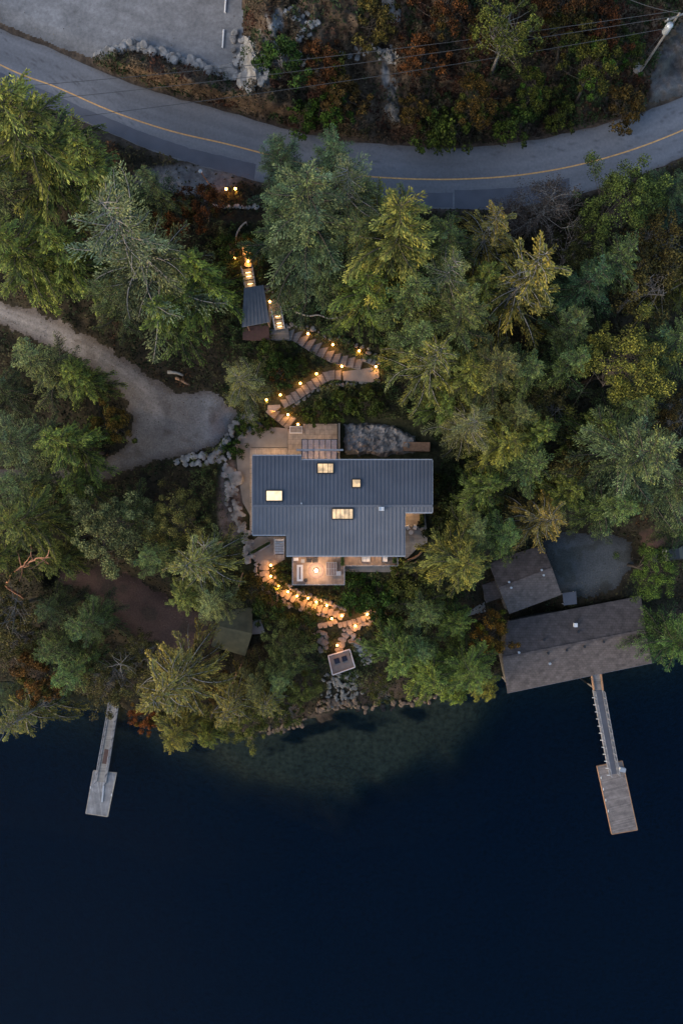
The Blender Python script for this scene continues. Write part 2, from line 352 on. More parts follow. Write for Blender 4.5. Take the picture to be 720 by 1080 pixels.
# ------------------------------------------------------------------ terrain
def axis(lo, hi, step, far, k=1.35):
    a = list(np.arange(lo, hi + step, step)); s = step
    x = a[-1]; 
    while x < far: s *= k; x += s; a.append(x)
    s = step; x = a[0]; b = []
    while x > -far: s *= k; x -= s; b.append(x)
    return np.array(b[::-1] + a)
AX = axis(-60, 780, 1.5, 2600); AY = axis(-60, 900, 1.5, 2600)
PX, PY = np.meshgrid(AX, AY)
AX0 = -60; AXI = int(np.argmin(np.abs(AX + 60))); AYI = int(np.argmin(np.abs(AY + 60)))
ZSM = Zs(PX, PY); ZZ = Zg(PX, PY)
KK = np.maximum(HC - ZZ, 20) / F
TX = (PX - 360) * KK; TY = (540 - PY) * KK
def zonecolor():
    C = np.zeros(PX.shape + (3,))
    n1 = fbm(PX / 30, PY / 30, 21, 5)[..., None]; n2 = fbm(PX / 7, PY / 7, 31, 4)[..., None]
    forest = np.array((.014, .014, .008)) * (1 - n1) + np.array((.036, .026, .016)) * n1
    C[:] = forest * (.5 + n2)
    def blend(w, c): 
        nonlocal C
        w = np.clip(w, 0, 1)[..., None]; C = C * (1 - w) + np.asarray(c) * w
    hill = sstep(165, 140, PY) 
    blend(hill, np.array((.085, .06, .042)) * (.55 + n1 * .9) * (.6 + n2 * .8))
    rk = fbm(PX / 14, PY / 22, 77, 4)
    reg = np.maximum(np.exp(-((PX - 285) / 42) ** 2 - ((PY - 50) / 55) ** 2), .8 * np.exp(-((PX - 410) / 18) ** 2 - ((PY - 95) / 45) ** 2))
    reg = np.maximum(reg, .7 * np.exp(-((PX - 415) / 25) ** 2 - ((PY - 5) / 14) ** 2))
    blend(hill * sstep(.56, .66, rk * .62 + reg * .36), np.array((.2, .2, .21)) * (.45 + n2))
    # shoulder dirt beside the road
    dr = d_poly(PX, PY, ROAD_UP + ROAD_LO[::-1])
    blend((1 - sstep(2, 8, dr)) * .9, np.array((.06, .045, .035)) * (.6 + n2 * .8))
    sh = np.exp(-((PX - 195) / 60) ** 2 - ((PY - 190) / 18) ** 2)
    blend(sstep(.3, .6, sh) * (PY > 150), np.array((.13, .12, .12)) * (.6 + n2 * .8))
    # garden soil around the house and stairs
    gd = np.minimum(path_mask(PX, PY), np.maximum(0, d_poly(PX, PY, HOUSEPAD)))
    blend((1 - sstep(10, 34, gd)) * .8, np.array((.04, .042, .02)) * (.5 + n2))
    wr = np.exp(-((PX - 243) / 16) ** 2 - ((PY - 530) / 55) ** 2)
    blend(sstep(.35, .65, wr), np.array((.14, .105, .09)) * (.45 + n2 * 1.1))
    # red-brown lower bank
    bk = sstep(28, 12, np.abs(np.interp(PX, SHORE_X, SHORE_Y) - PY - 10))
    blend(bk * sstep(.45, .6, fbm(PX / 20, PY / 20, 5, 4)), np.array((.05, .034, .025)) * (.35 + n2 * 1.2))
    # lake bed
    sand = np.array((.128, .122, .068)) * (.78 + .28 * n2) * (.8 + .4 * n1)
    weed = np.array((.014, .022, .018))
    wd = np.interp(PX, SHORE_X, SHORE_Y)
    bed = sand + 0 * C
    nw = sstep(.44, .62, fbm(PX / 26, PY / 12, 61, 4) * .62 + .25 * np.exp(-((PY - wd - 14) / 14) ** 2))[..., None]
    bed = bed * (1 - nw) + weed * nw
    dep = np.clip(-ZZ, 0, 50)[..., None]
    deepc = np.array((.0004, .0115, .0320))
    fade = np.exp(-dep * np.array((.8, .62, .7)) * .8)  # light absorbed by the water above is baked into the bed colour
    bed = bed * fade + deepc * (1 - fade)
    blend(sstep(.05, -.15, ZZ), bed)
    return np.clip(C, 0, 1)
TC = zonecolor()
cx = (PX[:-1, :-1] + PX[1:, 1:]) / 2; cy = (PY[:-1, :-1] + PY[1:, 1:]) / 2
edge = (fbm(cx / 9, cy / 9, 44, 4) - .5) * 16
zone = np.zeros(cx.shape, int)
zone[d_poly(cx, cy, DRIVE) < edge * .8] = 1
zone[d_poly(cx, cy, LOT) < edge * .25] = 2
zone[d_poly(cx, cy, LANE) < edge] = 3
zone[d_poly(cx, cy, PAD) < edge * .8] = 4
zone[d_poly(cx, cy, LANE2) < edge * .5] = 3
zone[d_poly(cx, cy, TRACK) < edge * .8] = 5
zc = {}
pc = [(1, 'driveway', (.15, .135, .13), 'gravel'), (2, 'gravel_parking_lot', (.19, .19, .2), 'lotgravel'), (3, 'dirt_lane', (.115, .068, .055), 'gravel'), (4, 'gravel_yard', (.088, .09, .092), 'gravel'), (5, 'dirt_track', (.15, .135, .13), 'gravel')]
idx = np.arange(PX.size).reshape(PX.shape)
def grid_obj(name, mask, C, m):
    q = np.stack([idx[1:, :-1][mask], idx[1:, 1:][mask], idx[:-1, 1:][mask], idx[:-1, :-1][mask]], 1)
    used, inv = np.unique(q, return_inverse=True); q = inv.reshape(q.shape)
    me = bpy.data.meshes.new(name); nv = len(used)
    me.vertices.add(nv); me.vertices.foreach_set('co', np.stack([TX.ravel()[used], TY.ravel()[used], ZZ.ravel()[used]], 1).astype(np.float32).ravel())
    me.loops.add(q.size); me.loops.foreach_set('vertex_index', q.astype(np.int32).ravel())
    me.polygons.add(len(q)); me.polygons.foreach_set('loop_start', np.arange(0, q.size, 4, dtype=np.int32))
    me.update(calc_edges=True)
    me.polygons.foreach_set('use_smooth', np.ones(len(q), bool))
    a = me.color_attributes.new('Col', 'FLOAT_COLOR', 'POINT'); c4 = np.ones((nv, 4), np.float32); c4[:, :3] = C.reshape(-1, 3)[used]; a.data.foreach_set('color', c4.ravel())
    me.materials.append(m); o = bpy.data.objects.new(name, me); col.objects.link(o); o['kind'] = 'structure'; return o
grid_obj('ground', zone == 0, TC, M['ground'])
for zi, nm, c, mm in pc:
    n2 = fbm(PX / 10, PY / 10, 90 + zi, 5)[..., None]; n3 = fbm(PX / 40, PY / 40, 190 + zi, 3)[..., None]
    Cc = np.array(c) * (.55 + .5 * n2 + .4 * n3)
    if zi == 1:      # wheel ruts and leaf litter toward the edges, bluish stone by the house
        blue = sstep(190, 235, PX)[..., None]; Cc = Cc * (1 - blue * .6) + np.array((.19, .2, .22)) * (.6 + .8 * n2) * blue * .6
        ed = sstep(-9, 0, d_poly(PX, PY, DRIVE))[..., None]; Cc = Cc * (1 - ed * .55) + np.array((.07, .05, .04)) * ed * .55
        dk = sstep(478, 500, PY)[..., None]; Cc = Cc * (1 - .35 * dk)  # lower branch painted darker to stand for the tree shade over it
    if zi == 2:
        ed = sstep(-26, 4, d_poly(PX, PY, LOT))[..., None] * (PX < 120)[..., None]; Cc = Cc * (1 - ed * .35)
        st = fbm(PX / 60 + PY / 90, PY / 9 - PX / 25, 7, 4)[..., None]; Cc = Cc * (.78 + .44 * st)
    if zi == 1:
        for off in (-7, 6):
            rt = np.exp(-((d_line(PX, PY + off * .6, [(-60, 297), (0, 330), (45, 346), (90, 366), (130, 392), (158, 416), (170, 440)]) - 3) / 2.6) ** 2)[..., None] * (PX < 190)[..., None]
            Cc = Cc * (1 + .22 * rt)
        lt_ = sstep(.6, .72, fbm(PX / 16, PY / 12, 301, 4))[..., None]; Cc = Cc * (1 - .45 * lt_) + np.array((.07, .055, .045)) * .45 * lt_
    if zi in (3, 4, 5):
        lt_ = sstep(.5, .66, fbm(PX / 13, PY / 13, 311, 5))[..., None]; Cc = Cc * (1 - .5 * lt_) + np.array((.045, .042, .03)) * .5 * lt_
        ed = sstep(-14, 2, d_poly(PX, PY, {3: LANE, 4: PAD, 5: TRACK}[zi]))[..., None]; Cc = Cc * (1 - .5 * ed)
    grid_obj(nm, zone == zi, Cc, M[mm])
# water
wm = MB(); S = 420
wm.add([(-S, -S, 0), (S, -S, 0), (S, 40, 0), (-S, 40, 0)], [(0, 1, 2, 3)])
tag(wm.build('lake_water', M['water']), kind='structure')

# ------------------------------------------------------------------ road
def resample(pts, step):
    out = []
    # Catmull-Rom
    P = [Vector((*p, 0)) for p in pts]; P = [P[0] * 2 - P[1]] + P + [P[-1] * 2 - P[-2]]
    for i in range(1, len(P) - 2):
        L_ = (P[i + 1] - P[i]).length; n = max(1, int(L_ / step))
        for k in range(n):
            t = k / n
            q = .5 * ((2 * P[i]) + (-P[i - 1] + P[i + 1]) * t + (2 * P[i - 1] - 5 * P[i] + 4 * P[i + 1] - P[i + 2]) * t * t + (-P[i - 1] + 3 * P[i] - 3 * P[i + 1] + P[i + 2]) * t ** 3)
            out.append((q.x, q.y))
    out.append(pts[-1]); return out
def resn(pts, n):                    # n+1 equally spaced points
    p = np.array(resample(pts, 3)); s = np.r_[0, np.cumsum(np.hypot(*np.diff(p, axis=0).T))]; t = np.linspace(0, s[-1], n + 1)
    return np.stack([np.interp(t, s, p[:, 0]), np.interp(t, s, p[:, 1])], 1)
def strip(name, A, B, z, m, n=260, kind='structure', jag=0):
    a = resn(A, n); b = resn(B, n); mb = MB()
    def jit(i, s): return jag * (vnoise(i / 3.0, s, 5) - .5)
    va = [W(x, y + jit(i, 1.5), z) for i, (x, y) in enumerate(a)]; vb = [W(x, y + jit(i, 7.5), z) for i, (x, y) in enumerate(b)]
    mid = [(p + q) / 2 + Vector((0, 0, 0)) for p, q in zip(va, vb)]
    k = len(va)
    mb.add(va + vb, [(i + k, i + 1 + k, i + 1, i) for i in range(k - 1)])
    o = mb.build(name, m); 
    if kind: o['kind'] = kind
    return o
def road_sheet(n=420, m=28):
    a = resn(ROAD_UP, n); b = resn(ROAD_LO, n); c = resn(ROAD_MID, n); T_ = np.linspace(0, 1, m)
    V = []; C = []
    for i in range(n + 1):
        jj = 2.6 * (vnoise(i / 2.0, 1.5, 5) - .5); kk_ = 2.6 * (vnoise(i / 2.0, 7.5, 5) - .5)
        for t in T_:
            p = a[i] * (1 - t) + b[i] * t; p = p + np.array([0, jj * (1 - t) + kk_ * t]); V.append(tuple(W(p[0], p[1], 18.04)))
            w_ = 0
            for ln in (.13, .34, .62, .83): w_ += math.exp(-((t - ln) / .045) ** 2)
            ed = math.exp(-(t / .035) ** 2) + math.exp(-((1 - t) / .035) ** 2)
            g_ = float(fbm(i / 26.0, t * 3 + 5, 41, 4)); g2 = float(fbm(i / 5.0, t * 14, 43, 3))
            base = np.array((.158, .162, .182)) * (.72 + .5 * g_) * (.9 + .2 * g2) * (1 + .10 * w_)
            ed *= .35 + .65 * float(vnoise(i / 3.0, t * 4, 51)); base = base * (1 - .6 * min(1, ed)) + np.array((.1, .08, .065)) * .6 * min(1, ed)
            cr_ = 1 - .35 * math.exp(-((g2 - .5) / .012) ** 2) * (1 if float(vnoise(i / 30.0, t * 2, 9)) > .5 else 0); C.append(tuple(base * cr_) + (1,))
    k = m; mb = MB(); mb.add(V, [(i * k + j + k, i * k + j + 1 + k, i * k + j + 1, i * k + j)[::-1] for i in range(n) for j in range(k - 1)])
    o = mb.build('road', M['asphaltv']); at = o.data.color_attributes.new('Col', 'FLOAT_COLOR', 'POINT'); at.data.foreach_set('color', np.array(C, np.float32).ravel()); o['kind'] = 'structure'
    return o
road_sheet()
def offs(pts, d):
    return [(x, y + d) for x, y in pts]
strip('road_centre_line', offs(ROAD_MID, -.75), offs(ROAD_MID, .75), 18.056, M['yellow'], n=320)
sub = [(-120, 22), (0, 88), (50, 103), (100, 124), (150, 144), (200, 161), (240, 171), (268, 179)]
sul = [(-120, 29), (0, 91.5), (50, 112), (100, 132), (150, 154), (200, 171), (240, 182), (268, 190)]
strip('asphalt_patch', [(-120, 10), (0, 76), (50, 97), (100, 119), (150, 139), (200, 156), (240, 166), (270, 173)], sul, 18.048, M['newasphalt'], jag=2)
strip('asphalt_patch', [(400, 201), (440, 203), (477, 203)], [(400, 215), (440, 218), (477, 219)], 18.048, M['newasphalt'], n=20, jag=1)
strip('asphalt_patch', [(479, 200), (500, 200), (560, 196), (600, 188)], [(479, 220), (500, 220), (560, 215), (600, 206)], 18.052, M['newasphalt'], n=30, jag=1)

# ------------------------------------------------------------------ foliage
def frames(d, up_bias, n, tilt):
    """leaf quads: unit direction d (n,3) -> side vector with random tilt"""
    r = np.random.randn(n, 3) * tilt; nrm = np.array([0, 0, 1.0]) * up_bias + r
    s = np.cross(d, nrm); s /= np.linalg.norm(s, axis=1)[:, None] + 1e-9
    return s
def leaf_quads(c, d, L_, w_, tilt=.5):
    n = len(c); s = frames(d, 1.0, n, tilt)
    L_ = np.asarray(L_)[:, None] if np.ndim(L_) else L_; w_ = np.asarray(w_)[:, None] if np.ndim(w_) else w_
    return np.stack([c - d * L_ * .5, c + s * w_ * .5 - d * L_ * .05, c + d * L_ * .5, c - s * w_ * .5 - d * L_ * .05], 1)
def unit(a): return a / (np.linalg.norm(a, axis=-1)[..., None] + 1e-9)

def conifer(name, seed, H, Rr, nb=140, droop=.35, rise=.12, dens=1.0, profile='cone', leafc=(.045, .062, .025), tipc=(.12, .135, .055), bare=.0, leaflen=.2, wood='bark', base=.22, spread=.62, limbshow=0.0):
    rs = np.random.RandomState(seed); st = np.random.get_state(); np.random.seed(seed)
    wood_mb = MB()
    bend = rs.randn(2) * .25
    def trunk(t): return np.array([bend[0] * t * t, bend[1] * t * t, H * t])
    tz = np.linspace(0, 1, 9)
    wood_mb.tube([trunk(t) for t in tz], [max(.018 * H * (1 - t) ** .9, .02) for t in tz], 8)
    Vs = []; Cs = []
    ga = 2.39996
    az0 = rs.rand() * 6.28
    for i in range(nb):
        lev = i // 6; f = (lev + rs.uniform(.2, .8)) / (nb / 6); t = min(.985, base + (1 - base) * (f ** .85) * .985)
        u = (t - base) / (1 - base)
        if profile == 'cone': pr = (1 - u) ** .75 * .93 + .07
        elif profile == 'round': pr = math.sqrt(max(0, 1 - (u * 1.02 - .12) ** 2 * 1.15)) * (1 - u) ** .25 * .93 + .06
        else: pr = (1 - u ** 1.6) * .92 + .08
        pr *= 1 + .18 * math.sin(az0 * 2 + i % 6 * 1.047 * 2) 
        Lb = Rr * pr * (rs.uniform(.55, 1.3) if rs.rand() < .8 else rs.uniform(.3, .6))
        az = (i % 6) * 1.047 + lev * .62 + rs.randn() * .2
        o = trunk(t); K = 8
        ss = np.linspace(0, 1, K)
        wob = rs.randn() * .22; curve = rs.randn() * .2
        hx = np.cos(az + curve * ss + wob * ss ** 2); hy = np.sin(az + curve * ss + wob * ss ** 2)
        dr = droop * rs.uniform(.6, 1.4)
        px_ = o[0] + Lb * ss * hx; py_ = o[1] + Lb * ss * hy; pz_ = o[2] + Lb * (rise * ss * 2 + u * .35 * ss - dr * ss ** 2)
        P = np.stack([px_, py_, pz_], 1)
        r0 = .012 * Lb + .012 + limbshow
        wood_mb.tube([tuple(p) for p in P], [r0 * (1 - .85 * s) for s in ss], 4, cap=False)
        if rs.rand() < bare: continue
        nt_ = max(5, int(Lb / .19 * dens)); sv = np.linspace(.12 if u < .8 else .0, 1.0, nt_)
        hq = rs.randn() * .11; bc = rs.uniform(.55, 1.4) * np.array([1 + hq, 1 + .3 * hq, 1 - hq])
        Pi = np.stack([np.interp(sv, ss, P[:, k]) for k in range(3)], 1)
        D = unit(np.gradient(Pi, axis=0)); side = unit(np.cross(D, [0, 0, 1]))
        lobe = .32 + .68 * np.abs(np.sin(sv * Lb * 2.1 + rs.rand() * 6))      # sprays bunch along the limb
        for sg in (-1, 1):
            tl = (Lb * .235 + .2) * (np.sin(np.pi * np.clip(sv * .8 + .18, 0, 1)) ** .8) * lobe * rs.uniform(.75, 1.25, nt_) + .12
            td = unit(D * (1 - spread + .25) + side * sg * spread * rs.uniform(.75, 1.25, nt_)[:, None] + np.array([0, 0, -1]) * (rs.uniform(0, .4, nt_)[:, None] * droop))
            nl = np.maximum(2, (tl / .125).astype(int)); ti = np.repeat(np.arange(nt_), nl)
            ft = np.concatenate([(np.arange(k) + .7) / k for k in nl]) + rs.randn(nl.sum()) * .05
            pos = Pi[ti] + td[ti] * (tl[ti] * ft)[:, None]
            pos[:, 2] -= droop * .7 * (tl[ti] * ft) ** 1.6
            pos += rs.randn(*pos.shape) * .03
            ang = rs.randn(len(ti)) * .5
            dd = unit(td[ti] + side[ti] * (ang * .5)[:, None] + D[ti] * .3 + rs.randn(len(ti), 3) * .15)
            sz = leaflen * 1.38 * rs.uniform(.7, 1.3, len(ti)) * (1.1 - .35 * ft)
            Vs.append(leaf_quads(pos, dd, sz, sz * .36, .42))
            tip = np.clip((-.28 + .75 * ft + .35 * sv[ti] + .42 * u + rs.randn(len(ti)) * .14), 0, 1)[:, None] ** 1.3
            Cs.append((np.array(leafc) * .42 * (1 - tip) + np.array(tipc) * np.array((2.2, 1.92, 1.38)) * tip) * bc)  # inner sprays darkened, tips and top lightened: crown shading put into the colour
    np.random.set_state(st)
    V = np.concatenate(Vs); C = np.clip(np.concatenate(Cs), 0, 1)
    return (name, wood_mb, V, C, wood)
def broadleaf(name, seed, H, Rr, ncl=70, per=170, cr=.8, leafc=(.05, .06, .02), tipc=(.13, .13, .045), wood='bark', leaf=.17, flat=.65, zc=.68, limb=.05, alt=None, altp=.0):
    rs = np.random.RandomState(seed); st = np.random.get_state(); np.random.seed(seed)
    mb = MB(); th = H * .38
    lean = rs.randn(2) * .3
    mb.tube([(0, 0, 0), (lean[0] * .4, lean[1] * .4, th * .6), (lean[0], lean[1], th), (lean[0] * 1.4, lean[1] * 1.3, H * .8)], [.022 * H, .018 * H, .014 * H, .004 * H], 8)
    Vs = []; Cs = []
    cz = H * zc; rz = H * (1 - zc) * 1.02
    main = []
    for k in range(6):
        a = k * 1.05 + rs.uniform(-.3, .3); e = np.array([lean[0] + Rr * .5 * math.cos(a), lean[1] + Rr * .5 * math.sin(a), cz + rs.uniform(-.2, .35) * rz])
        s = np.array([lean[0] * .8, lean[1] * .8, th * rs.uniform(.75, 1.3)]); m_ = (s + e) / 2 + np.array([0, 0, .3])
        mb.tube([tuple(s), tuple(m_), tuple(e)], [limb * 1.6, limb * 1.2, limb * .7], 5, cap=False); main.append((s, m_, e))
    for i in range(ncl):
        u = rs.rand(); a = rs.rand() * 2 * math.pi; rr = math.sqrt(u)
        lob = 1 + .2 * math.sin(3 * a + seed) + .2 * math.sin(5 * a + seed * 2)
        zf = math.sqrt(max(0, 1 - rr * rr)); 
        if rs.rand() < .3: zf *= rs.uniform(-.4, .7)
        c = np.array([lean[0] + Rr * .92 * rr * lob * math.cos(a), lean[1] + Rr * .92 * rr * lob * math.sin(a), cz + rz * (zf * .85 + rs.uniform(-.35, .2))])
        b = main[rs.randint(6)]; s = b[2] * rs.uniform(.3, 1) + b[1] * 0; s = b[1] + (b[2] - b[1]) * rs.rand()
        m_ = (s + c) / 2 + np.array([0, 0, rs.uniform(-.3, .1)])
        mb.tube([tuple(s), tuple(m_), tuple(c)], [limb * .6, limb * .4, limb * .15], 4, cap=False)
        n = int(per * rs.uniform(.5, 1.3)); 
        if n < 4: continue
        r_ = cr * rs.uniform(.6, 1.25)
        q = unit(rs.randn(n, 3)) * (rs.rand(n, 1) ** .45) * r_; q[:, 2] *= flat
        out = unit(q + np.array([0, 0, .15])); d = unit(np.cross(out, rs.randn(n, 3)) + out * .5)
        sz = leaf * rs.uniform(.7, 1.35, n)
        Vs.append(leaf_quads(c + q, d, sz, sz * .62, .6))
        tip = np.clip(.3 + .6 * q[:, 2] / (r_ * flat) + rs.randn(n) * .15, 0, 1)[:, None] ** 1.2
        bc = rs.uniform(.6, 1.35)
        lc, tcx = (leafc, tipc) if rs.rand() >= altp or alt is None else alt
        Cs.append((np.array(lc) * .42 * (1 - tip) + np.array(tcx) * np.array((1.85, 1.62, 1.2)) * tip) * bc)  # dark undersides and light tops of clumps: shading painted into the leaf colour
    np.random.set_state(st)
    return (name, mb, np.concatenate(Vs), np.clip(np.concatenate(Cs), 0, 1), wood)
def bare(name, seed, H, Rr, wood='greybark', leaves=900, leafc=(.06, .055, .04), nl=22, thick=.05):
    rs = np.random.RandomState(seed); st = np.random.get_state(); np.random.seed(seed); mb = MB()
    tips = []
    def grow(p, d, L_, r, depth):
        pts = [p]; dd = d
        for k in range(4):
            dd = unit(dd + rs.randn(3) * .16 + np.array([0, 0, .03])); pts.append(pts[-1] + dd * L_ / 4)
        mb.tube([tuple(q) for q in pts], [r * (1 - .18 * k) for k in range(5)], 4 if depth else 6, cap=False)
        tips.extend(pts[2:])
        if depth >= 3: return
        for k in range(4 if depth else nl // 4):
            q = pts[rs.randint(1, 5)]; nd = unit(dd + rs.randn(3) * .65); grow(q, nd, L_ * rs.uniform(.45, .7), r * .5, depth + 1)
    mb.tube([(0, 0, 0), (0, 0, H * .5), (.1, .05, H * .92)], [.016 * H, .012 * H, .003 * H], 7)
    for k in range(nl):
        a = k * 2.4 + rs.randn() * .3; t = .4 + .5 * k / nl
        el = rs.uniform(.05, .55)
        grow(np.array([0, 0, H * t]), unit(np.array([math.cos(a), math.sin(a), el])), Rr * (1.15 - t) * rs.uniform(.7, 1.1), thick, 1)
    T = np.array(tips); ii = rs.randint(0, len(T), leaves); c = T[ii] + rs.randn(leaves, 3) * .22
    V = leaf_quads(c, unit(rs.randn(leaves, 3)), .17 * rs.uniform(.6, 1.3, leaves), .1, .8)
    C = np.array(leafc) * rs.uniform(.6, 1.5, (leaves, 1))
    np.random.set_state(st)
    return (name, mb, V, C, wood)
BUILT = {}
def proto(key, spec):
    name, mb, V, C, wood = spec
    t = mb.build('trunk', M[wood], None, local=True, smooth=True); col.objects.unlink(t)
    c = quads_mesh('crown', V, C, M['leaf'], link=False)
    BUILT[key] = (name, t, c, spec)
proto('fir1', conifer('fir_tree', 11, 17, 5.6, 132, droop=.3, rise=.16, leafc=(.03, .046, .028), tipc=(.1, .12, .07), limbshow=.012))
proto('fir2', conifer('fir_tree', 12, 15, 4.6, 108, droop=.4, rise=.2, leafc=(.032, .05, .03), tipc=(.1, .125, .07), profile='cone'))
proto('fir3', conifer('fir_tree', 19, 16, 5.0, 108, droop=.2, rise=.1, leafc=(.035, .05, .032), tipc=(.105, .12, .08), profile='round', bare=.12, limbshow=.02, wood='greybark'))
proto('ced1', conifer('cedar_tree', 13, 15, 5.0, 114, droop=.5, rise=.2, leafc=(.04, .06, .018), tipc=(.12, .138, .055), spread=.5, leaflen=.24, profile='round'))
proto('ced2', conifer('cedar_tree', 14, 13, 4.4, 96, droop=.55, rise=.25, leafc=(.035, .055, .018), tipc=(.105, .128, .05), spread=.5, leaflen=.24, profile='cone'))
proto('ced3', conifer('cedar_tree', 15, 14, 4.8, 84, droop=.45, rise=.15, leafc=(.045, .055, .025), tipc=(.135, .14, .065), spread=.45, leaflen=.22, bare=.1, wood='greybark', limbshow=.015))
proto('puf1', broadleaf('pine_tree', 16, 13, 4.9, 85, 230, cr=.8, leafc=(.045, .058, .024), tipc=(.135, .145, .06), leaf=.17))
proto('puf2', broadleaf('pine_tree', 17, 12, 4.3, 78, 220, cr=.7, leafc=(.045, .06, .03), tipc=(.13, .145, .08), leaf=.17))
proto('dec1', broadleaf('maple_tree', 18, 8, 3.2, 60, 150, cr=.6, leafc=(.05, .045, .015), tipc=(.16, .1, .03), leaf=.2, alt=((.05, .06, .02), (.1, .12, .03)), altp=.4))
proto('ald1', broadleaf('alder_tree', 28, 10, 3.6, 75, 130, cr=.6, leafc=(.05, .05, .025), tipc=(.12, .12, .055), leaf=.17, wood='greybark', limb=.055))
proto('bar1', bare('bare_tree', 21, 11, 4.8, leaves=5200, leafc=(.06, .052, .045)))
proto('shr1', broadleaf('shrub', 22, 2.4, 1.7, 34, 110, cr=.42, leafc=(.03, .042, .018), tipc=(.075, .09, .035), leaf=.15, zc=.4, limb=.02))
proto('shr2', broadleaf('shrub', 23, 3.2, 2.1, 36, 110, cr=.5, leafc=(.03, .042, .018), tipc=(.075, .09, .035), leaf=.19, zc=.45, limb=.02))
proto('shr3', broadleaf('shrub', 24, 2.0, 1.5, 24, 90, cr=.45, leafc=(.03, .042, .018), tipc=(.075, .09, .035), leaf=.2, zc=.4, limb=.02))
def plant(key, px, py, s=1.0, tint=(1, 1, 1), label='', cat='tree', group=None, zf=.6, rz=None, name=None, sz=1.0, tilt=(0, 0)):
    nm, t0, c0, spec = BUILT[key]
    H = {'fir1': 17, 'fir2': 15, 'fir3': 16, 'ced1': 15, 'ced2': 13, 'ced3': 14, 'puf1': 13, 'puf2': 12, 'dec1': 8, 'ald1': 10, 'bar1': 11, 'shr1': 2.4, 'shr2': 3.2, 'shr3': 2.0}[key] * s * sz
    z0 = zg(px, py); x = y = 0
    for i in range(4):
        v = W(px, py, z0 + H * zf); z0 = ground_at(v.x, v.y)
    o = thing(name or nm, label, cat, (v.x, v.y, z0 - .15), group)
    o.rotation_euler = (tilt[0], tilt[1], rz if rz is not None else random.uniform(0, 6.28)); o.scale = (s, s, s * sz)
    for src in (t0, c0):
        c = src.copy(); col.objects.link(c); c.parent = o; c.color = (*tint, 1)
    return o
